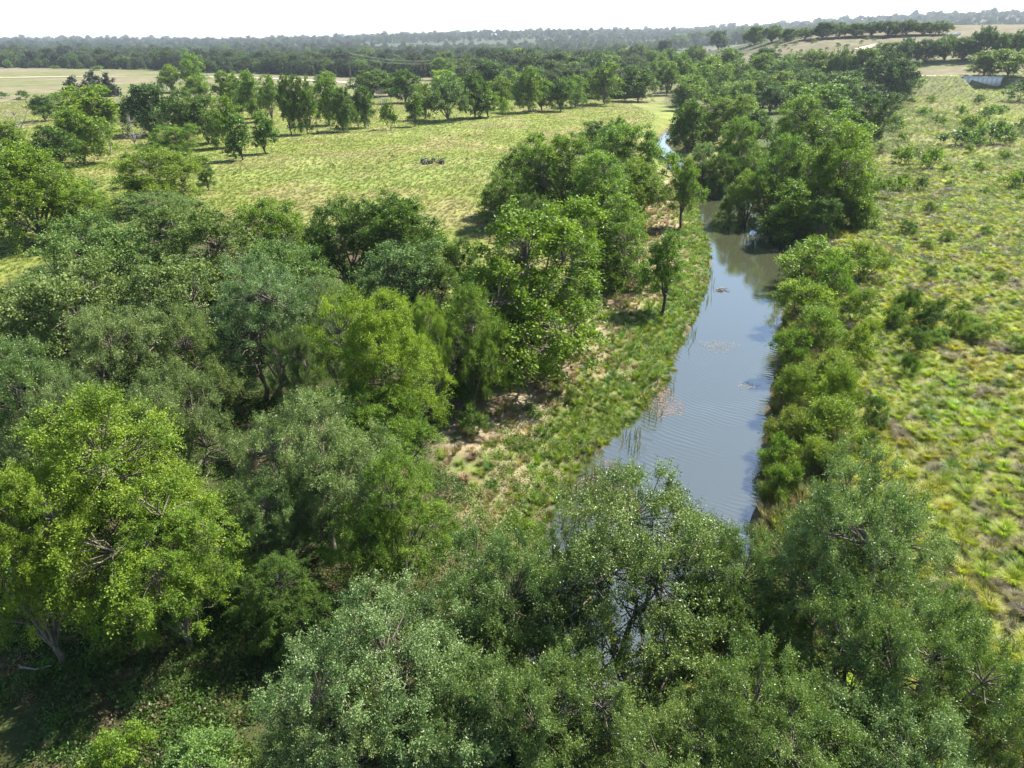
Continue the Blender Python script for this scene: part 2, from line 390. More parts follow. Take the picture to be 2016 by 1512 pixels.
def mesh_z(x, y):
    """height of the ground mesh itself (bilinear on its grid)"""
    i = int(np.clip(np.searchsorted(gx, x) - 1, 0, len(gx) - 2)); j = int(np.clip(np.searchsorted(gy, y) - 1, 0, len(gy) - 2))
    u = (x - gx[i]) / (gx[i + 1] - gx[i]); v = (y - gy[j]) / (gy[j + 1] - gy[j])
    return float((GZ[j, i] * (1 - u) + GZ[j, i + 1] * u) * (1 - v) + (GZ[j + 1, i] * (1 - u) + GZ[j + 1, i + 1] * u) * v)
M['dirt'] = plain('pale_dirt', (0.46, 0.37, 0.28), 0.95, 0.1, 0.25, 0.3)
M['caliche'] = plain('caliche_road', (0.60, 0.54, 0.46), 0.95, 0.1, 0.12, 0.5)
ribbon('dirt_track', [hit(-300, 152), hit(0, 153), hit(200, 151), hit(420, 152), hit(560, 156), hit(690, 163), hit(720, 172)], 9, M['dirt'], 'pale bare dirt track crossing the far left pasture')
ribbon('gravel_road', [(x, 330 - 0.10 * (x - 198)) for x in (166, 190, 215, 260, 330, 420)], 6.0, M['caliche'], 'white gravel road running over the concrete culvert', 0.12)
ribbon('hill_track', [hit(1690, 98), hit(1715, 92), hit(1738, 87)], 7, M['dirt'], 'short pale stretch of track on the far hillside')

# ------------------------------------------------------------------ tree kinds
def leaf_quads(pos, dirv, nrm, ln, wd):
    side = np.cross(dirv, nrm); side /= np.linalg.norm(side, axis=1)[:, None] + 1e-9
    up = np.cross(side, dirv)
    L = ln[:, None]; W = wd[:, None]
    a = pos; b = pos + dirv * L * 0.45 + side * W * 0.5 + up * W * 0.12; c = pos + dirv * L; d = pos + dirv * L * 0.45 - side * W * 0.5 + up * W * 0.12
    return np.stack([a, b, c, d], 1)

def unit(v): return v / (np.linalg.norm(v, axis=-1, keepdims=True) + 1e-9)

def grow(kind, seed, H, Rc, base, nlobe, nclump, cr, twigs, leaves, ll, lw, up=0.25, flatn=0.4, droop=0.0, shell=0.45, trunk_r=0.16, stems=1, lean=0.0, mat='elm', bark='bark', spread=0.5, lobe_r=0.53, cone=False, low=0.12):
    """a tree: trunk with limbs and branches (one mesh), crown of single leaves on twigs (one mesh)"""
    g = np.random.default_rng(seed)
    ch = H - base
    lobes = [(0.0, 0.0, base + 0.62 * ch, lobe_r * 1.05 * Rc, 0.40 * ch)]
    for i in range(nlobe):
        a = 2 * math.pi * (i + g.uniform(-.3, .3)) / max(nlobe, 1); r = spread * Rc * g.uniform(.6, 1.35)
        z = base + ch * g.uniform(low, 0.74)
        lobes.append((r * math.cos(a), r * math.sin(a), z, lobe_r * Rc * g.uniform(.55, 1.12), ch * g.uniform(.20, .40)))
    lobes = np.array(lobes)
    if cone:
        m = 9; zz = np.linspace(base, H - 0.12 * ch, m); rr_ = Rc * (1 - ((zz - base) / ch)) ** 0.75
        a = g.uniform(0, 6.28, m); lobes = np.stack([0.35 * rr_ * np.cos(a), 0.35 * rr_ * np.sin(a), zz, 0.75 * rr_ + 0.05 * Rc, np.full(m, 0.13 * ch)], -1)
    vol = lobes[:, 3] ** 2 * lobes[:, 4]; pick = g.choice(len(lobes), nclump, p=vol / vol.sum())
    dv = unit(g.normal(size=(nclump, 3))); dv[:, 2] = np.where(dv[:, 2] < -0.62, -dv[:, 2], dv[:, 2])
    rr_ = shell + (1 - shell) * g.random(nclump) ** 0.6
    Lb = lobes[pick]
    cc = Lb[:, :3] + dv * rr_[:, None] * np.stack([Lb[:, 3], Lb[:, 3], Lb[:, 4]], -1)
    # wood
    acc = Acc()
    fork = base * 0.75 if base > 0.4 else 0.25 * H
    for s in range(stems):
        a = g.uniform(0, 6.28); sp = 0.0 if stems == 1 else 0.3 * Rc
        top = np.array([sp * math.cos(a) + lean * Rc, sp * math.sin(a), fork]); b0 = np.array([0.18 * sp * math.cos(a), 0.18 * sp * math.sin(a), -0.35])
        mid = (b0 + top) / 2 + g.normal(size=3) * 0.05 * Rc
        tr = trunk_r / math.sqrt(stems)
        acc.add(*tube([b0, b0 * .7 + mid * .3, mid, top], [tr * 1.5, tr * 1.12, tr, tr * .85], 8))
        if s == 0: tops = [top]
        else: tops.append(top)
    limbs = []
    for i, lb in enumerate(lobes):
        tp = min(tops, key=lambda q: np.linalg.norm(q[:2] - lb[:2]))
        e = lb[:3] + np.array([0, 0, 0.15 * lb[4]]); m1 = tp * .62 + e * .38 + g.normal(size=3) * 0.06 * Rc + np.array([0, 0, 0.04 * H]); m2 = tp * .25 + e * .75 + g.normal(size=3) * 0.06 * Rc
        tr = trunk_r / math.sqrt(stems) * (0.62 if i else 0.7)
        pts = np.array([tp - (0, 0, .05), m1, m2, e]); acc.add(*tube(pts, [tr, tr * .72, tr * .48, tr * .22], 6))
        f = np.linspace(0, 1, 13); limbs.append(np.stack([np.interp(f, [0, .36, .72, 1], pts[:, j]) for j in range(3)], -1)[3:])
    for j in range(nclump):
        lm = limbs[pick[j]]; dd = np.linalg.norm(lm - cc[j], axis=1) + 0.5 * np.maximum(0, lm[:, 2] - cc[j][2])
        q = lm[np.argmin(dd)]; mid = (q + cc[j]) / 2 + g.normal(size=3) * 0.12 * np.linalg.norm(cc[j] - q)
        br = max(0.012, trunk_r * 0.11)
        acc.add(*tube([q, mid, cc[j]], [br * 1.6, br, br * .4], 4))
    wood = acc.mesh(kind + '_wood', M[bark], True)
    # leaves
    cen = np.array([0, 0, base + 0.35 * ch])
    outw = unit(cc - Lb[:, :3] + 0.4 * unit(cc - cen))
    N = nclump * twigs
    td = unit(0.8 * np.repeat(outw, twigs, 0) + 0.95 * g.normal(size=(N, 3)) * 0.75 + np.array([0, 0, up]))
    tl = cr * g.uniform(0.55, 1.25, N); tc_ = np.repeat(cc, twigs, 0)
    K = leaves
    f = g.uniform(0.12, 1.0, (N, K)); p = tc_[:, None, :] + td[:, None, :] * (tl[:, None] * f)[..., None]
    p = p + g.normal(size=p.shape) * (0.06 * cr + 0.25 * ll)
    p[..., 2] -= droop * cr * f ** 2
    ld = unit(0.55 * td[:, None, :] + 0.8 * g.normal(size=p.shape) + np.array([0, 0, -0.15]))
    nn = unit(g.normal(size=p.shape) * (1 - flatn) + np.array([0, 0, 1.0]) * flatn + 1e-3)
    Q = leaf_quads(p.reshape(-1, 3), ld.reshape(-1, 3), nn.reshape(-1, 3), ll * g.uniform(.65, 1.25, N * K), lw * g.uniform(.7, 1.2, N * K))
    v = Q.reshape(-1, 3); q = np.arange(len(v)).reshape(-1, 4)
    tone = np.clip(np.repeat(np.repeat(g.normal(0.5, .21, nclump), twigs) + g.normal(0, .1, N), K) + g.normal(0, .27, N * K), 0, 1)
    crown = build_mesh(kind + '_crown', v, q, face_attr={'tone': tone}, mats=(M[mat],))
    lo = v.min(0); hi = v.max(0)
    rad = float(np.percentile(np.abs(v[:, :2]), 98)); top = float(np.percentile(v[:, 2], 99.5))
    return dict(wood=wood, crown=crown, H=top, R=rad, mid=float(np.percentile(v[:, 2], 50)))

PROTO = {}
def proto(key, *a, **k): PROTO.setdefault(key, []).append(grow(*a, **k))
# near kinds, single leaves
for s in range(3): proto('oak0', 'live_oak', 100 + s, 8.5, 4.3, 1.4, 7, 260, 0.70, 13, 42, 0.084, 0.039, up=.45, flatn=.15, mat='oak', trunk_r=.24, stems=1 + s % 2, shell=.5)
for s in range(2): proto('elm0', 'cedar_elm', 120 + s, 10, 4.2, 1.5, 8, 250, 0.76, 13, 42, 0.088, 0.045, up=.15, flatn=.55, droop=.35, mat='elm', trunk_r=.2, shell=.5)
# middle distance
for s in range(2): proto('oak1', 'live_oak', 140 + s, 8.5, 4.3, .9, 7, 220, 0.75, 11, 15, 0.17, 0.095, up=.4, flatn=.15, mat='oak_far', trunk_r=.24, stems=1 + s)
for s in range(3): proto('elm1', 'cedar_elm', 150 + s, 10, 4.0, .9, 9, 240, 0.85, 11, 16, 0.175, 0.10, up=.12, flatn=.5, droop=.25, mat='elm', trunk_r=.2, shell=.5)
for s in range(2): proto('slim1', 'slim_tree', 160 + s, 7, 1.7, .7, 4, 80, 0.6, 11, 11, 0.19, 0.11, up=.3, flatn=.4, mat='elm', trunk_r=.12, spread=.35, lobe_r=.7, bark='bark_dark')
for s in range(3): proto('bush1', 'shrub', 170 + s, 2.2, 1.5, .1, 5, 60, 0.42, 11, 13, 0.12, 0.05, up=.5, flatn=.2, mat='elm', trunk_r=.06, stems=4, shell=.3)
for s in range(2): proto('broom1', 'shrub', 175 + s, 2.0, 1.3, .1, 4, 50, 0.55, 14, 14, 0.15, 0.03, up=1.0, flatn=.2, mat='elm', trunk_r=.05, stems=4, shell=.2)
for s in range(2): proto('dome1', 'cedar_elm', 155 + s, 10, 4.3, .5, 11, 330, 0.85, 11, 16, 0.17, 0.098, up=.12, flatn=.5, droop=.3, mat='elm', trunk_r=.24, shell=.55, spread=.55, lobe_r=.48, low=.04)
proto('lone1', 'slender_tree', 178, 7.5, 1.9, 2.3, 5, 90, 0.62, 11, 16, 0.15, 0.085, up=.25, flatn=.45, mat='elm', trunk_r=.15, spread=.42, lobe_r=.62, bark='bark_dark', lean=.12)
# far
for s in range(2): proto('oak2', 'live_oak', 180 + s, 8.5, 4.6, .7, 7, 150, 0.95, 9, 8, 0.36, 0.23, up=.4, flatn=.2, mat='oak_far', trunk_r=.24)
for s in range(3): proto('elm2', 'cedar_elm', 190 + s, 10, 4.2, .9, 8, 160, 0.95, 9, 8, 0.36, 0.22, up=.15, flatn=.45, droop=.2, mat='elm', trunk_r=.2)
for s in range(2): proto('slim2', 'slim_tree', 200 + s, 7, 1.7, .8, 4, 50, 0.6, 9, 6, 0.34, 0.2, up=.3, flatn=.4, mat='elm', trunk_r=.12, spread=.35, lobe_r=.7, bark='bark_dark')
for s in range(2): proto('bush2', 'shrub', 210 + s, 2.2, 1.6, .1, 4, 26, 0.5, 8, 5, 0.3, 0.16, up=.4, flatn=.3, mat='elm', trunk_r=.06, stems=3, shell=.3)
for s in range(2): proto('juniper2', 'juniper', 220 + s, 6, 2.2, .3, 6, 60, 0.8, 8, 5, 0.5, 0.26, up=.5, flatn=.1, mat='juniper', trunk_r=.12, cone=True)
for s in range(2): proto('dead1', 'dead_tree', 230 + s, 7, 3.2, 1.6, 6, 110, 0.9, 6, 1, 0.12, 0.05, up=.3, flatn=.3, mat='oak', bark='dead', trunk_r=.16)

CATS = {'live_oak': 'tree', 'cedar_elm': 'tree', 'slim_tree': 'tree', 'juniper': 'tree', 'dead_tree': 'dead tree', 'shrub': 'shrub'}
NAMES = {'oak': 'live_oak', 'elm': 'broadleaf_tree', 'slim': 'slender_tree', 'lone': 'slender_tree', 'dome': 'broadleaf_tree', 'bush': 'shrub', 'broom': 'shrub', 'juniper': 'juniper', 'dead': 'dead_tree'}
# leaf tints: what the species' own leaves look like
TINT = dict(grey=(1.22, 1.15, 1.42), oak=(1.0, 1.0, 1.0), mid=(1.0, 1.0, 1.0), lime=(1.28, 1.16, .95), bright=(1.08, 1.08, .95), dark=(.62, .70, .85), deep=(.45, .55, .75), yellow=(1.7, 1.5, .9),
            pale=(1.6, 1.45, 1.9), blue=(.95, 1.05, 2.1), olive=(1.18, 1.08, 1.0), brown=(1.3, 1.0, 1.2))
count = 0
def plant(kind, x, y, w, h, tint, label, group=None, variant=None, rot=None):
    """one tree or shrub: an Empty at its foot, trunk and crown as parts"""
    global count
    count += 1
    z = mesh_z(x, y); dist = math.sqrt(x * x + y * y + (EYE - z) ** 2)
    lod = 0 if dist < 52 else 1 if dist < 135 else 2
    while lod >= 0 and f'{kind}{lod}' not in PROTO: lod -= 1
    if lod < 0: lod = next(i for i in (1, 2) if f'{kind}{i}' in PROTO)
    ps = PROTO[f'{kind}{lod}']; p = ps[(variant if variant is not None else count) % len(ps)]
    e = bpy.data.objects.new(NAMES[kind], None); C.objects.link(e)
    e.location = (x, y, z - 0.05); e.rotation_euler = (0, 0, rot if rot is not None else random.uniform(0, 6.28)); e.empty_display_size = 0.3
    s = w / (2 * p['R']); e.scale = (s * random.uniform(.95, 1.05), s * random.uniform(.95, 1.05), h / p['H'])
    tag(e, label, 'shrub' if NAMES[kind] == 'shrub' else CATS.get(NAMES[kind], 'tree'), group)
    tr = put('stem' if NAMES[kind] == 'shrub' else 'trunk', p['wood'], e)
    cr = put('crown', p['crown'], e)
    t = TINT[tint]; j = [random.uniform(.9, 1.1) for _ in range(2)]
    cr.color = (t[0] * j[0], t[1] * (j[0] + j[1]) / 2, t[2] * j[1], 1)
    return e
def B(kind, x0, y0, x1, y1, tint, label, group=None, **k):
    """a tree whose outline in the photograph is this box, foot at the box's lower edge"""
    P = hit((x0 + x1) / 2, y1); x, y = P
    z = gz(x, y); dep = depth(x, y, z)
    w = (x1 - x0) * dep / FPX
    y += 0.12 * w
    if w > 3 and dep > 110: w *= 1.18
    d = ray((x0 + x1) / 2, y0); n = math.hypot(d[0], d[1]); h = EYE + d[2] * (math.hypot(x, y) + 0.1 * w) / n - z
    return plant(kind, x, y, w, max(h, 0.5), tint, label, group, **k)
def K(kind, cx, cy, wpx, h, tint, label, group=None, **k):
    """a tree whose crown's middle is at this pixel, of a given height"""
    zc = h * 0.62; x, y = flat(cx, cy, zc)
    for _ in range(3): x, y = flat(cx, cy, zc + gz(x, y))
    w = wpx * depth(x, y, zc) / FPX
    return plant(kind, x, y, w, h, tint, label, group, **k)

# ------------------------------------------------------------------ trees and shrubs, one by one
# --- oaks along the bottom of the picture
K('oak', 1085, 1165, 250, 7.0, 'oak', 'live oak with its top against the reeds at the near end of the creek')
K('oak', 1285, 1170, 500, 8.8, 'oak', 'big live oak hiding the near end of the creek, its dark forked trunk showing below', variant=1)
K('oak', 1010, 1215, 330, 8.3, 'oak', 'live oak between the pink gravel bank and the forked oak over the creek')
K('oak', 1660, 1080, 370, 9.6, 'grey', 'tall greyish live oak at the edge of the lime green tussock meadow')
K('oak', 1745, 1365, 390, 8.0, 'oak', 'rounded live oak in front of the tall greyish one, beside the tussock meadow')
K('oak', 760, 1330, 440, 8.2, 'grey', 'silvery live oak beside the shaded weedy hollow, near the bottom edge')
K('oak', 1470, 1455, 400, 7.8, 'oak', 'live oak cut off by the bottom edge, below the dark gap between two oaks')
K('oak', 1060, 1470, 380, 7.6, 'oak', 'low live oak cut off by the bottom edge, below the forked oak')
K('oak', 690, 1500, 330, 6.8, 'grey', 'silvery live oak at the bottom edge, just right of the shaded hollow')
K('oak', 1975, 1440, 260, 6.6, 'oak', 'live oak filling the bottom right corner')
K('oak', 1850, 1240, 190, 5.2, 'oak', 'small live oak reaching out over the lime tussocks from the bottom group')
K('oak', 1450, 1180, 260, 7.2, 'oak', 'lower live oak just right of the forked trunk')
K('oak', 1300, 1590, 420, 7.0, 'oak', 'live oak whose top just enters over the bottom edge')
K('oak', 1780, 1560, 420, 7.0, 'grey', 'greyish live oak at the very bottom, left of the corner oak')
# --- lime elm in the lower left and the canopy behind it
K('oak', 905, 1450, 300, 7.2, 'oak', 'live oak at the bottom edge between the silvery one and the low one')
K('elm', 215, 955, 420, 10.5, 'lime', 'lime green elm with hanging sprays in the lower left', variant=0)
K('elm', 40, 1090, 260, 8.8, 'lime', 'yellow green elm half cut by the left edge')
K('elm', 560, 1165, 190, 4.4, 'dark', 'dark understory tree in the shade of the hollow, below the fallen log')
K('elm', 330, 1120, 250, 6.4, 'bright', 'low green elm with drooping tips over the shaded hollow')
K('elm', 775, 1010, 215, 7.2, 'mid', 'dark green elm standing beside the dry pinkish bank')
K('oak', 630, 905, 270, 8.4, 'grey', 'silvery oak right of the brown bare gap in the canopy', variant=0)
K('oak', 560, 1010, 200, 6.0, 'oak', 'lower oak under the silvery one beside the brown gap')
K('oak', 330, 860, 240, 8.6, 'grey', 'silvery oak directly behind the lime green elm')
K('elm', 752, 720, 225, 10.6, 'lime', 'bright lime green elm rising out of the grey green canopy', variant=1)
K('elm', 750, 850, 190, 6.5, 'bright', 'green elm at the foot of the bright lime one')
K('elm', 930, 660, 150, 8.6, 'mid', 'green elm between the bright lime one and the big round bank tree')
K('elm', 845, 690, 80, 8.4, 'pale', 'pale leaved tree peeping out behind the bright lime elm')
K('oak', 85, 640, 280, 9.6, 'grey', 'broad grey green oak at the left edge of the canopy')
K('oak', 60, 790, 260, 8.6, 'oak', 'oak below the broad grey green one at the left edge')
K('oak', 185, 530, 250, 9.2, 'oak', 'oak at the back left rim of the canopy, facing the yellow grass')
K('oak', 330, 610, 260, 9.4, 'grey', 'grey green oak in the heart of the left canopy')
K('oak', 230, 720, 250, 8.8, 'grey', 'oak with bare twigs showing, behind the lime elm and left of the brown gap')
K('oak', 370, 715, 180, 8.4, 'oak', 'oak overhanging the brown bare gap from the back left')
K('oak', 500, 620, 260, 9.6, 'grey', 'silvery oak behind the brown bare gap')
K('oak', 430, 500, 240, 9.2, 'oak', 'oak on the rear rim of the canopy, left of the dark pointed trees')
K('oak', 590, 550, 200, 8.8, 'oak', 'oak between the rear rim and the silvery oak behind the gap')
K('oak', 315, 470, 190, 8.0, 'mid', 'green oak on the rear rim below the multi-stemmed field tree')
K('elm', 555, 465, 170, 8.6, 'mid', 'leafy elm on the rear rim of the canopy, left of the darker pair')
K('elm', 680, 470, 150, 9.4, 'dark', 'dark upright elm on the rear rim of the canopy')
K('elm', 790, 470, 170, 9.8, 'dark', 'dark elm with pointed leaders at the back right end of the canopy')
K('oak', 770, 560, 200, 8.4, 'grey', 'grey twiggy oak in front of the dark elm with pointed leaders')
K('oak', 650, 640, 150, 8.2, 'grey', 'grey oak just left of the bright lime elm')
K('oak', 870, 580, 130, 7.4, 'oak', 'small oak wedged between the canopy and the big round bank tree')
K('oak', 590, 735, 120, 7.4, 'oak', 'oak on the right rim of the brown bare gap')
K('oak', 130, 850, 200, 7.4, 'grey', 'grey oak just behind the lime elm at the left')
# --- big bank trees left of the creek
B('dome', 868, 402, 1205, 735, 'bright', 'big round bright green tree above the dry left bank', variant=0)
B('elm', 880, 470, 950, 600, 'deep', 'dark ivy covered tree leaning on the big round bank tree')
B('lone', 1262, 455, 1342, 628, 'mid', 'lone slender tree with a thin dark trunk on the left bank')
B('dome', 1128, 385, 1290, 570, 'mid', 'rounded tree behind the big round bank tree, nearest the lone slender tree')
B('elm', 938, 335, 1042, 448, 'mid', 'leaning grey green tree at the field side of the creek grove')
B('elm', 975, 285, 1110, 425, 'mid', 'tree with two dark stems at the field corner of the creek grove')
B('dome', 1035, 262, 1205, 440, 'mid', 'tallest tree in the middle of the creek grove')
B('dome', 1100, 300, 1260, 465, 'bright', 'bright green tree in the front of the creek grove')
B('elm', 1170, 245, 1290, 390, 'bright', 'broad bright green tree at the back of the creek grove, near the water')
B('elm', 1185, 315, 1310, 450, 'mid', 'spreading tree of the creek grove overhanging the left bank')
B('lone', 1312, 310, 1372, 455, 'mid', 'slender twiggy tree with a dark trunk beside the bend in the water')
B('elm', 1143, 238, 1212, 300, 'dark', 'dark small pair-topped tree behind the creek grove')
B('bush', 1205, 228, 1243, 262, 'mid', 'rounded bush in the grass behind the creek grove')
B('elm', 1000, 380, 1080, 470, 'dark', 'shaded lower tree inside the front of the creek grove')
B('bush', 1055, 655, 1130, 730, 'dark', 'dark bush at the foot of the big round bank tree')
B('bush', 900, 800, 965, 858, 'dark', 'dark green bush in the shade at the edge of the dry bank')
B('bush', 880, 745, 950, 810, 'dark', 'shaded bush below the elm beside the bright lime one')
B('bush', 1296, 300, 1342, 348, 'mid', 'bush on the left bank just below the far glint of water')
# --- right bank of the creek: tall trees
B('dome', 1646, 181, 1747, 300, 'deep', 'dark dense tree standing over the brighter trees right of the creek')
B('dome', 1505, 190, 1635, 345, 'bright', 'bright green tall tree right of the creek, below the dark dense one')
B('dome', 1560, 245, 1718, 445, 'bright', 'very broad leaning tree on the meadow side right of the creek', variant=1)
B('dome', 1475, 265, 1600, 430, 'mid', 'leaning tree between the water and the very broad one')
B('slim', 1500, 352, 1582, 482, 'mid', 'willowy tree standing right over the dark water')
B('elm', 1420, 335, 1512, 458, 'bright', 'tree with grey bare twigs leaning out over the dark water')
B('dome', 1400, 232, 1500, 370, 'mid', 'green tree right of the upper bend of the creek')
B('oak', 1343, 278, 1408, 385, 'pale', 'pale grey leaved tree at the upper bend of the creek')
B('dome', 1350, 186, 1458, 290, 'mid', 'leafy tree above the pale grey leaved one')
B('elm', 1320, 195, 1385, 300, 'dark', 'dark tree right beside the far glint of water')
B('elm', 1560, 165, 1662, 245, 'mid', 'rounded tree behind the bright tall ones right of the creek')
B('elm', 1488, 168, 1545, 225, 'deep', 'small very dark tree amid the trees right of the creek')
B('oak', 1428, 160, 1488, 235, 'pale', 'greyish tree left of the small very dark one')
B('elm', 1640, 330, 1715, 450, 'mid', 'lower tree at the meadow edge under the very broad leaning one')
B('bush', 1672, 388, 1714, 455, 'bright', 'light green bush at the meadow edge below the tall trees')
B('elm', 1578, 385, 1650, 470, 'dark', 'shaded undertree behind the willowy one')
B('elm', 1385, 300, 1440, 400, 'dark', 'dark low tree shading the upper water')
B('elm', 1610, 215, 1690, 320, 'bright', 'bright tree directly below the dark dense one')
# --- trees further up the creek
for (x0, y0, x1, y1, k, t, lb) in [
    (1320, 165, 1366, 222, 'elm', 'dark', 'dark tree on the left side of the far creek wood, above the glint of water'),
    (1345, 128, 1402, 190, 'elm', 'mid', 'round crown in the left part of the far creek wood'),
    (1392, 140, 1440, 205, 'elm', 'dark', 'shaded crown in the middle left of the far creek wood'),
    (1430, 190, 1490, 262, 'elm', 'mid', 'leafy tree right of the one above the pale grey leaved tree'),
    (1452, 215, 1515, 290, 'elm', 'dark', 'shaded tree between the pale grey leaved one and the bright tall ones'),
    (1478, 150, 1530, 212, 'oak', 'oak', 'oak just left of the small very dark tree'),
    (1535, 160, 1590, 222, 'elm', 'mid', 'crown just right of the small very dark tree'),
    (1590, 165, 1650, 230, 'oak', 'dark', 'dark crown behind the rounded tree right of the creek'),
    (1640, 140, 1700, 190, 'oak', 'oak', 'oak under the third tree of the grey row'),
    (1410, 95, 1462, 140, 'elm', 'mid', 'small distant crown over the far creek wood, left of its middle'),
    (1545, 105, 1600, 150, 'oak', 'grey', 'greyish crown between the first two of the grey row'),
    (1590, 120, 1650, 175, 'elm', 'mid', 'green crown in front of the grey row'),
    (1480, 95, 1530, 135, 'oak', 'dark', 'distant dark oak behind the middle of the far creek wood'),
    (1270, 100, 1318, 150, 'elm', 'mid', 'tree behind the far tip of the field, joining the second line'),
    (1300, 95, 1345, 140, 'elm', 'dark', 'dark distant tree beyond the far tip of the field'),
    (1345, 90, 1395, 132, 'oak', 'oak', 'distant oak left of the small crown over the far creek wood')]:
    B(k, x0, y0, x1, y1, t, lb)
for (x0, y0, x1, y1, k, t, lb) in [
    (1292, 120, 1335, 187, 'elm', 'mid', 'tree at the far tip of the yellow field'),
    (1316, 105, 1372, 180, 'elm', 'mid', 'leafy tree behind the far tip of the yellow field'),
    (1365, 112, 1430, 185, 'elm', 'bright', 'bright tree in the far creek wood, nearest the field tip'),
    (1420, 118, 1478, 176, 'oak', 'oak', 'oak in the far creek wood behind the greyish tree'),
    (1330, 150, 1400, 215, 'elm', 'mid', 'tree in the far creek wood above the dark one by the glint of water'),
    (1395, 160, 1450, 220, 'oak', 'oak', 'oak in the far creek wood above the leafy trees'),
    (1470, 105, 1525, 165, 'elm', 'mid', 'middle tree of the far creek wood, below the hillside scrub'),
    (1515, 110, 1580, 180, 'oak', 'grey', 'grey tree of the far creek wood, first of a row of four'),
    (1570, 100, 1630, 172, 'oak', 'grey', 'grey tree of the far creek wood, second of a row of four'),
    (1620, 98, 1680, 175, 'oak', 'oak', 'grey tree of the far creek wood, third of a row of four'),
    (1665, 97, 1725, 170, 'oak', 'oak', 'grey tree of the far creek wood, last of a row of four'),
    (1697, 104, 1785, 200, 'oak', 'dark', 'large dark oak beside the tree with a visible forked trunk'),
    (1740, 128, 1803, 195, 'elm', 'mid', 'open tree with a visible forked trunk near the culvert'),
    (1620, 150, 1690, 215, 'elm', 'dark', 'dark tree between the dense one and the grey row'),
    (1680, 165, 1745, 208, 'oak', 'dark', 'low dark oak under the large dark oak'),
    (1762, 168, 1798, 196, 'bush', 'mid', 'bush at the foot of the forked tree near the culvert'),
    (1500, 140, 1560, 195, 'elm', 'bright', 'bright tree just behind the small very dark one'),
    (1560, 135, 1625, 190, 'oak', 'oak', 'oak below the grey row in the far creek wood'),
    (1450, 140, 1505, 190, 'elm', 'mid', 'mid green tree left of the bright one in the far creek wood')]:
    B(k, x0, y0, x1, y1, t, lb)
B('bush', 1980, 160, 2032, 200, 'dark', 'dark round bush right of the culvert')
B('elm', 1912, 100, 1968, 150, 'mid', 'windswept tree above the culvert road, left of its twin')
B('elm', 1955, 97, 2022, 150, 'mid', 'windswept tree above the culvert road, at the right edge')
dk = ['first', 'second', 'third', 'fourth', 'fifth', 'sixth', 'seventh', 'eighth', 'ninth', 'tenth']
for i, (x0, y0, x1, y1) in enumerate([(1730, 84, 1772, 118), (1764, 76, 1808, 124), (1800, 78, 1846, 124), (1838, 70, 1884, 120), (1876, 74, 1918, 120), (1905, 54, 1956, 118), (1950, 66, 1990, 116), (1985, 60, 2036, 114)]):
    B('oak', x0, y0, x1, y1, 'dark' if i % 3 else 'oak', f'dark oak in the row behind the culvert road, {dk[i]} from the left', 'dark oaks behind the culvert road')
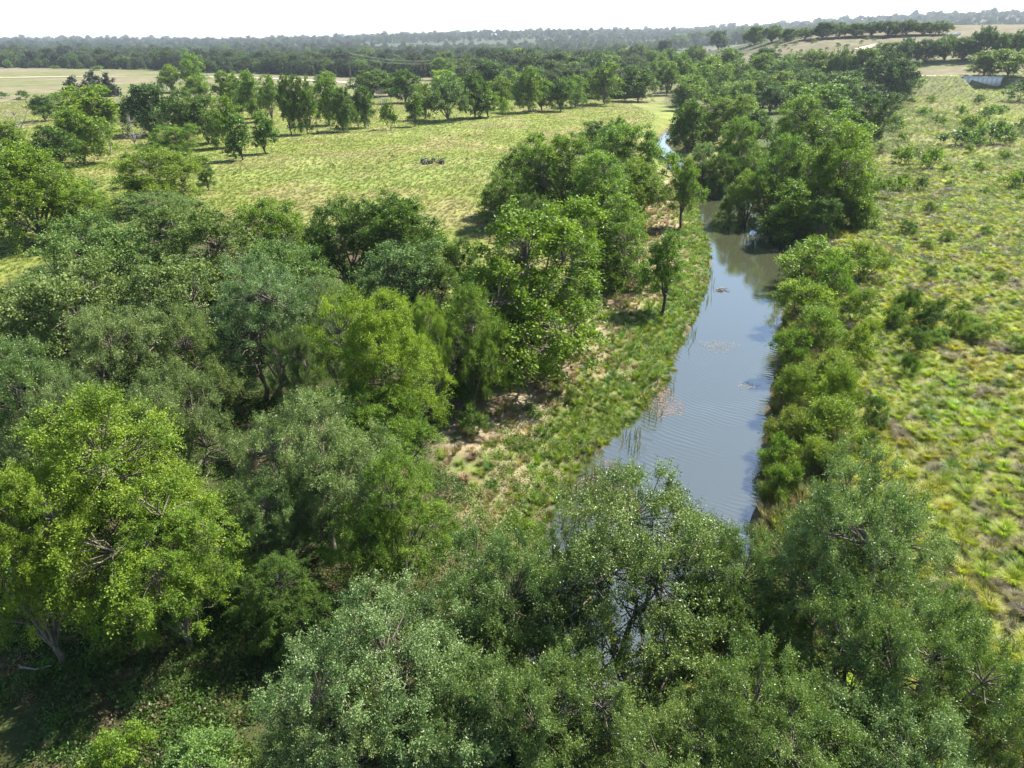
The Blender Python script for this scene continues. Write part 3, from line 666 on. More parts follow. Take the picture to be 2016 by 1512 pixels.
# --- the row beyond the yellow field and the grove on its left
fieldrow = [
    (1226, 130, 1287, 200, 'elm', 'dark', 'leaning round tree at the right end of the field row'),
    (1157, 122, 1220, 207, 'elm', 'mid', 'tree with a clear trunk, second from the right end of the field row'),
    (1112, 148, 1154, 212, 'elm', 'mid', 'small tree with a bare slanting trunk in the field row'),
    (1082, 152, 1128, 220, 'elm', 'dark', 'dark round topped tree close to the small slanting one'),
    (1048, 156, 1084, 218, 'slim', 'mid', 'slim tree between two round ones in the field row'),
    (1015, 132, 1068, 222, 'elm', 'mid', 'tall round tree standing out from the field row'),
    (983, 192, 1011, 230, 'bush', 'bright', 'bright bush at the foot of the field row, next to the tall round tree'),
    (940, 170, 980, 232, 'slim', 'bright', 'narrow bright tree in the field row'),
    (905, 144, 964, 234, 'elm', 'dark', 'dark tree right of the big grey oak in the field row'),
    (845, 146, 918, 240, 'oak', 'grey', 'big grey dense oak in the field row'),
    (815, 165, 860, 236, 'elm', 'mid', 'tree left of the big grey oak in the field row'),
    (802, 185, 832, 250, 'slim', 'dark', 'dark narrow tree left of the big grey oak'),
    (750, 198, 783, 256, 'bush', 'dark', 'dark cone shaped bush at the edge of the field'),
    (736, 165, 766, 215, 'dead', 'grey', 'greyish thin tree behind the dark cone shaped bush'),
    (695, 170, 740, 252, 'elm', 'dark', 'thin stemmed tree left of the dark cone shaped bush'),
    (652, 172, 697, 260, 'elm', 'dark', 'clump tree at the left part of the field row with slim stems'),
    (665, 210, 692, 262, 'bush', 'dark', 'low bush in front of the slim stemmed clump'),
    (622, 152, 672, 247, 'elm', 'mid', 'green tree in the field row near the tan track end'),
    (582, 150, 626, 265, 'elm', 'dark', 'right hand tree of the tall dark pair beyond the field'),
    (550, 148, 592, 266, 'elm', 'dark', 'left hand tree of the tall dark pair beyond the field'),
    (768, 138, 826, 204, 'elm', 'dark', 'spreading dark tree standing free behind the field row'),
    (696, 138, 768, 192, 'elm', 'dark', 'wide flat topped tree behind the field row near the power pole'),
    (846, 138, 904, 178, 'elm', 'yellow', 'yellow green crown showing behind the big grey oak'),
    (962, 150, 1010, 215, 'elm', 'mid', 'tree between the narrow bright one and the tall round one, set back'),
    (1254, 182, 1270, 196, 'bush', 'dark', 'tiny dark bush on the grass at the far end of the field'),
    (500, 220, 540, 304, 'slim', 'dark', 'upright dark sapling at the left end of the field'),
    (454, 225, 498, 316, 'slim', 'dark', 'upright dark sapling, the nearer of two at the left end of the field'),
    (392, 306, 426, 375, 'slim', 'dark', 'isolated dark sapling alone on the yellow grass'),
    (514, 148, 556, 240, 'elm', 'mid', 'tree left of the tall dark pair'),
    (470, 140, 520, 235, 'elm', 'mid', 'set back tree in the left grove near the tan track'),
    (432, 140, 482, 220, 'elm', 'bright', 'bright tree at the top of the left grove'),
    (425, 190, 480, 292, 'elm', 'mid', 'tree in the front of the left grove, behind the two saplings'),
    (378, 188, 438, 284, 'oak', 'oak', 'oak in the front of the left grove'),
    (330, 178, 402, 282, 'oak', 'oak', 'wide oak with dark stems in the left grove'),
    (250, 166, 342, 268, 'oak', 'dark', 'dark flat topped oak at the left end of the left grove'),
    (360, 106, 406, 182, 'elm', 'bright', 'tall bright tree rising above the left grove against the pasture'),
    (318, 128, 358, 182, 'elm', 'bright', 'bright companion left of the tall tree above the left grove'),
    (362, 150, 412, 205, 'elm', 'mid', 'rounded tree at the foot of the tall bright one'),
    (290, 245, 382, 322, 'dome', 'mid', 'round mushroom shaped tree at the edge of the left field', ),
    (222, 293, 384, 420, 'elm', 'mid', 'many stemmed clumpy tree on the yellow grass at left'),
    (222, 338, 262, 372, 'bush', 'grey', 'small grey bush touching the many stemmed tree'),
    (238, 214, 290, 292, 'dead', 'grey', 'bare grey dead tree beside the mushroom shaped one'),
    (200, 240, 235, 300, 'dead', 'grey', 'thin bare tree left of the dead one'),
    (4, 205, 66, 268, 'dead', 'grey', 'bare grey tree near the left edge'),
    (120, 213, 205, 325, 'elm', 'mid', 'round green tree with a dark lower trunk, left of the field'),
    (68, 248, 158, 340, 'elm', 'deep', 'dark glossy tree left of the round green one'),
    (-12, 238, 52, 318, 'elm', 'mid', 'tree cut by the left edge above the big oak'),
    (-20, 283, 166, 480, 'elm', 'mid', 'big tree with a dark leaning trunk at the left edge'),
    (172, 350, 214, 436, 'slim', 'blue', 'blue green spiky sapling beside the big left tree'),
    (86, 362, 220, 482, 'elm', 'bright', 'low bright tree in front of the blue green sapling'),
    (222, 370, 400, 460, 'oak', 'mid', 'low spreading tree below the many stemmed one'),
    (128, 168, 224, 264, 'elm', 'lime', 'light yellow green tree in the back left grove'),
    (58, 187, 112, 240, 'elm', 'dark', 'dark small tree left of the light yellow green one'),
    (196, 196, 232, 262, 'elm', 'mid', 'tree between the light yellow green one and the dead ones'),
    (128, 150, 160, 182, 'juniper', 'dark', 'leftmost of three dark pointed junipers by the pasture'),
    (168, 139, 200, 180, 'juniper', 'grey', 'middle one of three pointed junipers by the pasture'),
    (202, 143, 234, 190, 'juniper', 'dark', 'rightmost of three dark pointed junipers by the pasture'),
    (30, 178, 60, 196, 'bush', 'dark', 'low dark bush left of the back left grove'),
    (-6, 180, 16, 194, 'bush', 'dark', 'low bush at the left edge of the pasture'),
    (100, 180, 136, 206, 'bush', 'mid', 'bush under the leftmost pointed juniper'),
]
for r in fieldrow: B(r[4], *r[:4], r[5], r[6])
# second line of trees behind the field row
back = [
    (851, 114, 896, 158, 'mid', 'crown behind the right power pole'), (893, 114, 957, 155, 'bright', 'broad bright crown in the second line, right of the power pole'),
    (950, 122, 1002, 165, 'mid', 'crown in the second line behind the narrow bright tree'), (997, 96, 1044, 140, 'yellow', 'tall pale feathery tree in the second line'),
    (1040, 118, 1084, 160, 'mid', 'crown just right of the tall pale feathery tree'), (1078, 104, 1138, 160, 'mid', 'wide tree in the second line behind the small slanting tree'),
    (1100, 122, 1140, 165, 'yellow', 'yellowish crown in the second line'), (1140, 105, 1192, 160, 'mid', 'tree in the second line left of the free standing far oak'),
    (1216, 94, 1272, 135, 'mid', 'large round tree at the back right of the second line'), (1180, 108, 1226, 150, 'mid', 'tree behind the clear trunked one'),
    (935, 140, 985, 185, 'dark', 'dark crown between the two lines of trees'), (985, 135, 1025, 180, 'mid', 'crown left of the tall round tree, in the second line'),
    (1035, 140, 1060, 170, 'bright', 'little bright crown behind the tall round tree'), (1270, 120, 1300, 165, 'mid', 'tree right of the large round one at the back'),
    (740, 150, 790, 190, 'mid', 'low crown behind the spreading dark tree'), (622, 140, 660, 175, 'mid', 'low crown by the end of the tan track')]
for (x0, y0, x1, y1, t, lb) in back: B('elm', x0, y0, x1, y1, t, lb)
# --- shrubs on the right bank
for i, (kd, x0, y0, x1, y1, t, lb) in enumerate([
    ('bush', 1528, 462, 1680, 555, 'lime', 'bright yellow green shrub at the top of the right bank thicket'),
    ('bush', 1660, 468, 1750, 552, 'lime', 'thin yellow green shrub on the meadow side of the top of the thicket'),
    ('bush', 1524, 538, 1640, 628, 'lime', 'yellow green shrub right of the stick raft'),
    ('bush', 1600, 500, 1690, 590, 'bright', 'green shrub between the upper yellow ones'),
    ('bush', 1650, 560, 1716, 638, 'olive', 'olive shrub on the meadow side of the thicket'),
    ('broom', 1570, 600, 1665, 690, 'olive', 'dark olive broom-like shrub in the middle of the thicket'),
    ('bush', 1520, 640, 1605, 725, 'bright', 'leafy green shrub leaning to the water from the thicket'),
    ('bush', 1655, 628, 1726, 712, 'lime', 'lime shrub on the meadow side, lower than the olive one'),
    ('broom', 1585, 680, 1690, 760, 'olive', 'olive broom-like shrub below the dark olive one'),
    ('broom', 1518, 715, 1600, 800, 'mid', 'green broom-like shrub at the waterline'),
    ('bush', 1595, 735, 1665, 805, 'yellow', 'pale yellow leaved shrub in the lower thicket'),
    ('broom', 1620, 715, 1695, 820, 'mid', 'feathery shrub right of the pale yellow one'),
    ('broom', 1510, 790, 1600, 880, 'brown', 'reddish brown twiggy shrub at the waterline'),
    ('broom', 1575, 780, 1690, 880, 'olive', 'broad dark olive shrub in the lower thicket'),
    ('broom', 1545, 850, 1650, 935, 'olive', 'olive shrub at the lower end of the thicket'),
    ('bush', 1490, 845, 1575, 925, 'bright', 'light green leafy shrub at the lower end of the waterline'),
    ('broom', 1490, 905, 1570, 990, 'mid', 'feathery green shrub behind the tall greyish oak'),
    ('broom', 1590, 870, 1670, 940, 'mid', 'green feathery shrub next to the tussock meadow'),
    ('bush', 1690, 775, 1750, 838, 'dark', 'dark lone shrub on the tussock meadow beside the thicket'),
    ('bush', 1690, 840, 1725, 890, 'dark', 'small dark shrub below the dark lone one'),
    ('bush', 1755, 565, 1800, 640, 'dark', 'tall thin dark shrub in the meadow weed patch'),
    ('bush', 1735, 595, 1790, 650, 'mid', 'dark green shrub at the left of the meadow weed patch'),
    ('bush', 1800, 580, 1860, 650, 'dark', 'dark shrub in the middle of the meadow weed patch'),
    ('bush', 1770, 640, 1830, 700, 'dark', 'low shrub at the lower side of the meadow weed patch'),
    ('bush', 1860, 610, 1910, 665, 'mid', 'green shrub at the right of the meadow weed patch'),
    ('bush', 1902, 628, 1952, 675, 'grey', 'rounded greyish shrub right of the meadow weed patch'),
    ('bush', 1768, 690, 1805, 745, 'dark', 'thin shrub below the meadow weed patch'),
    ('bush', 1815, 520, 1850, 552, 'dark', 'small round dark shrub alone above the meadow weed patch'),
    ('bush', 1770, 430, 1806, 462, 'dark', 'small dark shrub in the upper meadow, level with the top of the thicket'),
    ('bush', 1700, 345, 1750, 392, 'mid', 'green shrub at the upper meadow edge beside the tall trees'),
    ('bush', 1745, 345, 1790, 380, 'bright', 'bright low shrub right of the one beside the tall trees'),
    ('bush', 1792, 348, 1824, 378, 'deep', 'small very dark shrub in the upper meadow'),
    ('bush', 1860, 250, 1932, 290, 'dark', 'wide dark shrub in the upper right meadow'),
    ('bush', 1895, 225, 1940, 272, 'bright', 'light shrub rising behind the wide dark one'),
    ('bush', 1930, 235, 1992, 285, 'dark', 'dark shrub right of the wide dark one in the upper right meadow'),
    ('bush', 1925, 205, 1962, 238, 'mid', 'feathery shrub in the far right meadow near the culvert'),
    ('bush', 1800, 208, 1830, 230, 'bright', 'small bright shrub in the far meadow'),
    ('bush', 1745, 225, 1785, 260, 'mid', 'bush beside the dark dense tree on the meadow side'),
    ('bush', 1885, 205, 1905, 230, 'mid', 'little shrub between the far bright one and the feathery one'),
    ('bush', 2000, 225, 2030, 262, 'dark', 'dark shrub at the right edge of the upper meadow'),
    ('bush', 1965, 330, 2030, 372, 'olive', 'olive brown shrub at the right edge of the meadow'),
    ('bush', 1810, 290, 1850, 335, 'bright', 'thin light shrub in the middle of the upper meadow'),
    ('bush', 1755, 285, 1800, 325, 'bright', 'thin light shrub left of the middle of the upper meadow'),
    ('bush', 340, 1425, 470, 1540, 'blue', 'pale blue green shrub at the bottom of the shaded hollow'),
    ('bush', 180, 1425, 300, 1540, 'bright', 'light green leafy shrub at the bottom left of the shaded hollow')]):
    B(kd, x0, y0, x1, y1, t, lb)
# small shrubs nothing tells apart, dotted over the right meadow
g = np.random.default_rng(5); k = 0
while k < 46:
    px = g.uniform(1700, 2030); py = 200 + 500 * g.random() ** 1.6
    if px < 1740 + 0.0 * py or abs(px - 1800) < 0: continue
    s = (10 + 0.030 * py) * g.uniform(.6, 1.25)
    B('bush', px - s * .6, py - s, px + s * .6, py, ['mid', 'dark', 'olive', 'grey', 'bright'][k % 5], 'small shrub dotted among others over the open grass of the right meadow', 'small shrubs dotted over the right meadow'); k += 1
k = 0
while k < 12:
    px = g.uniform(300, 1150); py = g.uniform(225, 400)
    if wood_[np.argmin(abs(gy - flat(px, py)[1])), np.argmin(abs(gx - flat(px, py)[0]))] > 0.1 or px > 1500 - 1.6 * py or py < 330 - .14 * (px - 300) : continue
    s = 4 + 6 * g.random()
    B('bush', px - s * .6, py - s, px + s * .6, py, 'mid', 'tiny green shrub sprinkled on the yellow left field', 'tiny shrubs on the left field'); k += 1
for i, (x, y, s, lb) in enumerate([(110, 136, 7, 'leftmost tiny bush on the far pasture above the tan track'), (158, 135, 7, 'middle tiny bush on the far pasture above the tan track'), (188, 139, 10, 'roundest tiny bush on the far pasture above the tan track')]):
    B('bush', x - s, y - s, x + s, y, 'mid', lb)
# trees and scrub on the far right hillside
for i, (x0, y0, x1, y1, t, lb) in enumerate([
    (1396, 60, 1434, 98, 'dark', 'lone round oak on the far hillside pasture'), (1440, 55, 1478, 86, 'oak', 'left end oak of the skyline row'), (1466, 52, 1506, 88, 'oak', 'second oak of the skyline row'),
    (1500, 50, 1540, 84, 'oak', 'third oak of the skyline row, before its dip'), (1536, 56, 1570, 80, 'mid', 'low tree in the dip of the skyline row'), (1568, 54, 1604, 78, 'mid', 'low tree right of the dip of the skyline row'),
    (1600, 44, 1640, 76, 'dark', 'dark oak starting the taller half of the skyline row'), (1634, 45, 1672, 74, 'oak', 'oak second in the taller half of the skyline row'), (1666, 46, 1704, 73, 'oak', 'oak in the middle of the taller half of the skyline row'),
    (1698, 44, 1736, 72, 'dark', 'dark oak right of the middle of the skyline row'), (1730, 42, 1772, 71, 'dark', 'darkest broad oak of the skyline row'), (1766, 40, 1806, 70, 'dark', 'broad oak right of the darkest one on the skyline'),
    (1800, 44, 1836, 69, 'oak', 'next to last oak of the skyline row'), (1832, 42, 1870, 68, 'oak', 'last oak of the skyline row, with a bare top'), (1350, 62, 1392, 90, 'oak', 'tree left of the lone round oak on the hillside'),
    (1310, 70, 1352, 100, 'mid', 'hillside tree near the middle, far behind the creek wood'), (1352, 92, 1374, 108, 'dark', 'small bush on the hillside below the lone round oak')]):
    B('oak', x0, y0, x1, y1, t, lb)
k = 0
while k < 70:
    px = g.uniform(1330, 1740); py = g.uniform(72, 128)
    if py < 92 - 0.03 * (px - 1330) and g.random() < .4: continue
    s = g.uniform(4, 9)
    B('bush', px - s * .7, py - s, px + s * .7, py, ['dark', 'oak', 'mid'][k % 3], 'low scrub bush among many on the far right hillside', 'scrub bushes on the far hillside'); k += 1

# ------------------------------------------------------------------ ground cover (stuff)
def grass_proto(name, nb, length, width, spread, lift, seed, mat='inst', lo=0.0, bend=1.0):
    g = np.random.default_rng(seed); a = g.uniform(0, 6.28, nb); L = length * g.uniform(.55, 1.1, nb); r0 = g.random(nb) ** .7 * spread * .35
    dirv = np.stack([np.cos(a), np.sin(a), np.zeros(nb)], -1); sd_ = np.stack([-np.sin(a), np.cos(a), np.zeros(nb)], -1)
    V = []
    for f, wf in ((0, 1), (.4, .9), (.75, .6), (1.0, .12)):
        rad = r0 + L * spread * (f ** 1.5) * .9; h = lift * L * (f - 0.5 * bend * f * f) * 1.5
        c = dirv * rad[:, None] + np.array([0, 0, 1]) * h[:, None]
        w = (width * wf / 2) * sd_
        V += [c - w, c + w]
    V = np.stack(V, 1); nvv = V.shape[1]
    base = np.arange(nb)[:, None, None] * nvv
    q = np.array([[0, 1, 3, 2], [2, 3, 5, 4], [4, 5, 7, 6]])[None] + base
    tone = np.repeat(np.clip(g.normal(.5, .22, nb), 0, 1), 3)
    return bpy.data.objects.new(name, build_mesh(name, V.reshape(-1, 3), q.reshape(-1, 4), face_attr={'tone': tone}, mats=(M[mat],)))
def forb_proto(name, n, size, leaf, seed):
    g = np.random.default_rng(seed)
    p = g.normal(size=(n, 3)) * np.array([.38, .38, .26]) * size; p[:, 2] = np.abs(p[:, 2]) + .03
    d = unit(g.normal(size=(n, 3)) + np.array([0, 0, .4])); nn = unit(g.normal(size=(n, 3)) * .6 + np.array([0, 0, 1]))
    Q = leaf_quads(p, d, nn, leaf * g.uniform(.6, 1.3, n), leaf * .5 * g.uniform(.6, 1.3, n))
    return bpy.data.objects.new(name, build_mesh(name, Q.reshape(-1, 3), np.arange(n * 4).reshape(-1, 4), face_attr={'tone': np.clip(g.normal(.5, .25, n), 0, 1)}, mats=(M['inst'],)))
def scatter(name, label, x, y, scale, tint, protos, tilt=0.0, lift=0.0, zs=None):
    """one object of ground cover: instances of a few small plants on points"""
    x = np.asarray(x); y = np.asarray(y)
    i = np.clip(np.searchsorted(gx, x) - 1, 0, len(gx) - 2); j = np.clip(np.searchsorted(gy, y) - 1, 0, len(gy) - 2)
    u = (x - gx[i]) / (gx[i + 1] - gx[i]); v = (y - gy[j]) / (gy[j + 1] - gy[j])
    z = (GZ[j, i] * (1 - u) + GZ[j, i + 1] * u) * (1 - v) + (GZ[j + 1, i] * (1 - u) + GZ[j + 1, i + 1] * u) * v + lift
    if zs is not None: z = zs
    me = bpy.data.meshes.new(name); me.vertices.add(len(x)); me.vertices.foreach_set('co', np.stack([x, y, z], -1).astype(np.float32).ravel())
    N = len(x); g = np.random.default_rng(len(x))
    a = me.attributes.new('size', 'FLOAT', 'POINT'); a.data.foreach_set('value', np.asarray(scale, np.float32))
    a = me.attributes.new('which', 'INT', 'POINT'); a.data.foreach_set('value', g.integers(0, len(protos), N).astype(np.int32))
    a = me.attributes.new('turn', 'FLOAT_VECTOR', 'POINT'); a.data.foreach_set('vector', np.stack([g.normal(0, tilt, N), g.normal(0, tilt, N), g.uniform(0, 6.28, N)], -1).astype(np.float32).ravel())
    a = me.attributes.new('tint', 'FLOAT_COLOR', 'POINT'); a.data.foreach_set('color', np.concatenate([tint, np.ones((N, 1))], 1).astype(np.float32).ravel())
    o = tag(put(name, me), label, kind='stuff')
    col_ = bpy.data.collections.new(name + ' plants')
    for p in protos: col_.objects.link(p)
    ng = bpy.data.node_groups.new(name, 'GeometryNodeTree'); ng.interface.new_socket('Geometry', in_out='INPUT', socket_type='NodeSocketGeometry'); ng.interface.new_socket('Geometry', in_out='OUTPUT', socket_type='NodeSocketGeometry')
    n = ng.nodes; l = ng.links; gi = n.new('NodeGroupInput'); go = n.new('NodeGroupOutput')
    ip = n.new('GeometryNodeInstanceOnPoints'); ci = n.new('GeometryNodeCollectionInfo'); ci.inputs[0].default_value = col_; ci.inputs['Separate Children'].default_value = True; ci.inputs['Reset Children'].default_value = True
    def at(nm, ty):
        q = n.new('GeometryNodeInputNamedAttribute'); q.data_type = ty; q.inputs[0].default_value = nm; return next(s for s in q.outputs if s.enabled and s.name == 'Attribute')
    l.new(gi.outputs[0], ip.inputs['Points']); l.new(ci.outputs[0], ip.inputs['Instance']); ip.inputs['Pick Instance'].default_value = True
    l.new(at('which', 'INT'), ip.inputs['Instance Index'])
    er = n.new('FunctionNodeEulerToRotation'); l.new(at('turn', 'FLOAT_VECTOR'), er.inputs[0]); l.new(er.outputs[0], ip.inputs['Rotation'])
    l.new(at('size', 'FLOAT'), ip.inputs['Scale']); l.new(ip.outputs[0], go.inputs[0])
    md = o.modifiers.new('plants', 'NODES'); md.node_group = ng
    return o
def sample(n, x0, x1, y0, y1, power=1.0):
    """points denser towards the camera, kept when they fall in or near the picture"""
    x = []; y = []; need = n
    yy = y0 * (y1 / y0) ** (rng.random(n * 3) ** power); xx = rng.uniform(x0, x1, n * 3)
    keep = np.abs(xx) < yy * 0.80 + 8; return xx[keep], yy[keep]
def tints(base, n, var=.15):
    b = np.asarray(base); return b * (1 + var * rng.normal(size=(n, 1))) * (1 + .06 * rng.normal(size=(n, 3)))

tuss = [grass_proto(f'tussock', 240, 0.62, 0.017, .85, 1.0, 300 + i) for i in range(4)]
tuft = [grass_proto(f'tuft', 44, 0.42, 0.026, .85, .8, 310 + i, bend=.7) for i in range(3)]
tall = [grass_proto(f'tall_tuft', 70, 1.0, 0.035, .5, 1.0, 320 + i, bend=.6) for i in range(3)]
forb = [forb_proto('forb', 110, .8, .13, 330 + i) for i in range(3)]
reed = [grass_proto('reed', 14, 1.5, 0.022, .12, 1.0, 340 + i, bend=.25) for i in range(2)]

# lime tussocks of the right meadow
def jgrid(x0, x1, y0, y1, st, jit=.42):
    a, b = np.meshgrid(np.arange(x0, x1, st), np.arange(y0, y1, st)); a = a.ravel(); b = b.ravel()
    return a + rng.uniform(-jit, jit, len(a)) * st, b + rng.uniform(-jit, jit, len(b)) * st
xx, yy = jgrid(6, 100, 16, 150, .86)
d, s, w_, r_ = zone(xx, yy); px, py, dep = project(xx, yy, 0 * xx)
k = (s > 0) & (d > 3.0) & (px < 2700) & (py < 1900) & (rng.random(len(xx)) < .93); xx, yy, px = xx[k], yy[k], px[k]
nn_ = fbm(xx / 1.6, yy / 1.6, 85, 3); br = (nn_ > .63)
tt = tints((0.315, 0.340, 0.032), len(xx), .16); tt[:, 0] *= 1 + .5 * (fbm(xx / 6, yy / 6, 87, 2) - .5)
tt[br] = tints((0.20, 0.165, 0.105), br.sum(), .2); gr = (rng.random(len(xx)) < .09) & ~br; tt[gr] = tints((.11, .17, .04), gr.sum(), .15)
scatter('meadow_tussocks', 'lime green grass tussocks covering the right meadow', xx, yy, rng.uniform(.55, 1.05, len(xx)), tt, tuss, .12)
xx, yy = jgrid(6, 90, 16, 100, .55); d, s, w_, r_ = zone(xx, yy); px, py, dep = project(xx, yy, 0 * xx)
k = (s > 0) & (d > 2.5) & (px < 2600) & (py < 1900); xx, yy = xx[k], yy[k]; nn_ = fbm(xx / 2.4, yy / 2.4, 98, 3)
tt = tints((.265, .295, .048), len(xx), .16); dry = nn_ > .56; tt[dry] = tints((.20, .17, .105), dry.sum(), .18)
scatter('meadow_turf', 'short lime and dry grass between the tussocks', xx, yy, rng.uniform(.45, .95, len(xx)), tt, tuft, .2)
xx, yy = jgrid(28, 250, 95, 346, 1.5); d, s, w_, r_ = zone(xx, yy); px, py, dep = project(xx, yy, 0 * xx)
k = (s > 0) & (d > 4) & (px < 2500) & (px > 1660) & (rng.random(len(xx)) < .85); xx, yy = xx[k], yy[k]; nn_ = fbm(xx / 7, yy / 7, 97, 3)
tt = tints((.235, .26, .05), len(xx), .18); dry = nn_ > .52; tt[dry] = tints((.22, .20, .10), dry.sum(), .18)
scatter('meadow_grass', 'mottled rough grass of the far right meadow', xx, yy, rng.uniform(.9, 2.0, len(xx)), tt, tuft, .15)
# short grass of the left field
xx = rng.uniform(-210, 48, 360000); yy = 42 * (330 / 42) ** rng.random(360000)
d, s, w_, r_ = zone(xx, yy); px, py, dep = project(xx, yy, 0 * xx)
k = (s < 0) & (d > 6) & (w_ < .3) & (px > -800) & (px < 1400) & (py > 150) & (rng.random(360000) < np.clip(3.2 * yy / 330, .4, 1))
xx, yy = xx[k][:95000], yy[k][:95000]
nn_ = fbm(xx / 9, yy / 9, 51, 4)
tt = tints((0.178, 0.212, 0.044), len(xx), .14); dry = nn_ > .52; tt[dry] = tints((.245, .225, .095), dry.sum(), .14)
scatter('field_grass', 'yellow green grass of the left field', xx, yy, rng.uniform(.4, .85, len(xx)), tt, tuft, .15)
# rough grass and weeds of the left bank
xx, yy = jgrid(-16, 34, 18, 125, .5)
d, s, w_, r_ = zone(xx, yy)
nn_ = fbm(xx / 2.2, yy / 2.2, 57, 3) * .5 + fbm(xx / 9, yy / 9, 51, 4) * .5
k = (s < 0) & (d > -.35) & (d < 12) & (w_ < .3) & (rng.random(len(xx)) < np.where(nn_ > .50, .55, 1.0) * np.where(d < 3.6, 1, .55))
xx, yy, d, nn_ = xx[k], yy[k], d[k], nn_[k]
tt = tints((0.20, 0.255, 0.032), len(xx), .22); dry = (nn_ + .05 * (d - 3.6) > .48) & (d > 2.0) & (rng.random(len(xx)) < .85); tt[dry] = tints((.32, .235, .145), dry.sum(), .18)
gr = (rng.random(len(xx)) < .22) & ~dry; tt[gr] = tints((.10, .18, .04), gr.sum(), .2)
scatter('bank_grass', 'rough green and dry grass on the left bank', xx, yy, rng.uniform(.35, .75, len(xx)), tt, tall[:1] + tuss, .15)
xx = rng.uniform(-16, 32, 12000); yy = 20 * (125 / 20) ** rng.random(12000)
d, s, w_, r_ = zone(xx, yy); k = (s < 0) & (d > .3) & (d < 11) & (w_ < .6) & (rng.random(12000) < 1.2 - .2 * d); xx, yy = xx[k][:900], yy[k][:900]
scatter('bank_weeds', 'leafy green weeds scattered over the left bank', xx, yy, rng.uniform(.5, 1.2, len(xx)), tints((.15, .22, .04), len(xx), .25), forb, .1)
# right bank edge grass
xx = rng.uniform(4, 34, 30000); yy = 20 * (110 / 20) ** rng.random(30000)
d, s, w_, r_ = zone(xx, yy); k = (s > 0) & (d > .2) & (d < 4.2); xx, yy = xx[k][:3200], yy[k][:3200]
tt = tints((.15, .19, .045), len(xx), .25); br = rng.random(len(xx)) < .3; tt[br] = tints((.21, .16, .10), br.sum(), .2)
scatter('right_bank_grass', 'tangled grass on the steep right bank', xx, yy, rng.uniform(.5, 1.0, len(xx)), tt, tall + tuft, .2)
# weeds under the trees
xx = rng.uniform(-80, 10, 90000); yy = 9 * (75 / 9) ** rng.random(90000)
d, s, w_, r_ = zone(xx, yy); nn_ = fbm(xx / 3.5, yy / 3.5, 91, 3)
k = ((w_ > .5) | ((s < 0) & (yy < 30))) & (d > 1) & (rng.random(90000) < sst(.25, .5, nn_)); xx, yy = xx[k][:16000], yy[k][:16000]
tt = tints((.085, .15, .03), len(xx), .28); br = rng.random(len(xx)) < .12; tt[br] = tints((.16, .12, .07), br.sum(), .2)
scatter('undergrowth', 'low leafy weeds on the shaded woodland floor', xx, yy, rng.uniform(.5, 1.15, len(xx)), tt, forb, .1)
# weed streaks in the upper right meadow
xx = rng.uniform(30, 150, 20000); yy = rng.uniform(75, 300, 20000); d, s, w_, r_ = zone(xx, yy); px, py, dep = project(xx, yy, 0 * xx)
k = (s > 0) & (d > 5) & (px < 2120) & (px > 1690) & (fbm(xx / 7, yy / 9, 95, 3) > .46); xx, yy = xx[k][:5000], yy[k][:5000]
scatter('meadow_weeds', 'dark green weeds mottling the upper right meadow', xx, yy, rng.uniform(.6, 1.5, len(xx)), tints((.10, .14, .045), len(xx), .25), forb, .1)
# reeds
def reeds(name, label, boxes, n, tintb):
    X = []; Y = []
    for (x0, y0, x1, y1) in boxes:
        for _ in range(n):
            p = flat(random.uniform(x0, x1), random.uniform(y0, y1), WATER); X.append(p[0]); Y.append(p[1])
    X = np.array(X); Y = np.array(Y); tt = tints(tintb, len(X), .2); br = rng.random(len(X)) < .3; tt[br] = tints((.24, .19, .13), br.sum(), .2)
    return scatter(name, label, X, Y, rng.uniform(.4, .85, len(X)) * (.7 if n < 50 else 1.0), tt, reed, .12, zs=np.full(len(X), WATER - .15))
reeds('reeds', 'green and straw coloured reeds standing in the near left shallows', [(1100, 960, 1190, 1050), (1150, 930, 1240, 1010), (1180, 985, 1260, 1030)], 90, (.11, .145, .06))
reeds('sedge', 'thin sedge along the left waterline', [(1262, 740, 1330, 790), (1225, 850, 1265, 890), (1300, 650, 1370, 690), (1385, 520, 1405, 600), (1340, 600, 1375, 660), (1255, 790, 1310, 830)], 26, (.12, .16, .05))

# far woodland: reads as one mass
def far_protos():
    r = []
    for key in ('juniper2', 'oak2'):
        for p in PROTO[key]:
            m = p['crown'].copy(); m.materials.clear(); m.materials.append(M['inst'])
            o = bpy.data.objects.new('far_crown', m); r.append(o)
    return r
N = 90000
rr = 300 * (6500 / 300) ** rng.random(N); az = rng.uniform(-.80, .80, N)
xx = rr * np.sin(az); yy = rr * np.cos(az); px, py, dep = project(xx, yy, ground_z(xx, yy) + 4)
hl = sst(330, 480, yy) * sst(60, 160, xx)
wood1 = (yy > wood_edge(xx, yy) + 30 + 50 * (fbm(xx / 90, yy / 90, 101, 2) - .5)) & (xx < 0.10 * yy + 40)
wood2 = (rr > 1500) & ~((np.abs(yy - 2500) < 160) & (np.abs(xx + 150) < 330))
wood3 = (yy > 330) & (xx > -.06 * yy) & (xx < .22 * yy - 20) & (yy < 1500)
k = (wood1 | wood2 | wood3) & (fbm(xx / 60, yy / 60, 103, 3) > np.where(rr < 1400, .30, .36)) & ~((hl > .3) & (rr < 1500) & (xx > .24 * yy)) 
clear = (np.abs(yy - 2050 - .1 * xx) < 190) & (xx > -420) & (xx < 60)
k &= ~clear
xx, yy = xx[k][:34000], yy[k][:34000]; rr = np.hypot(xx, yy)
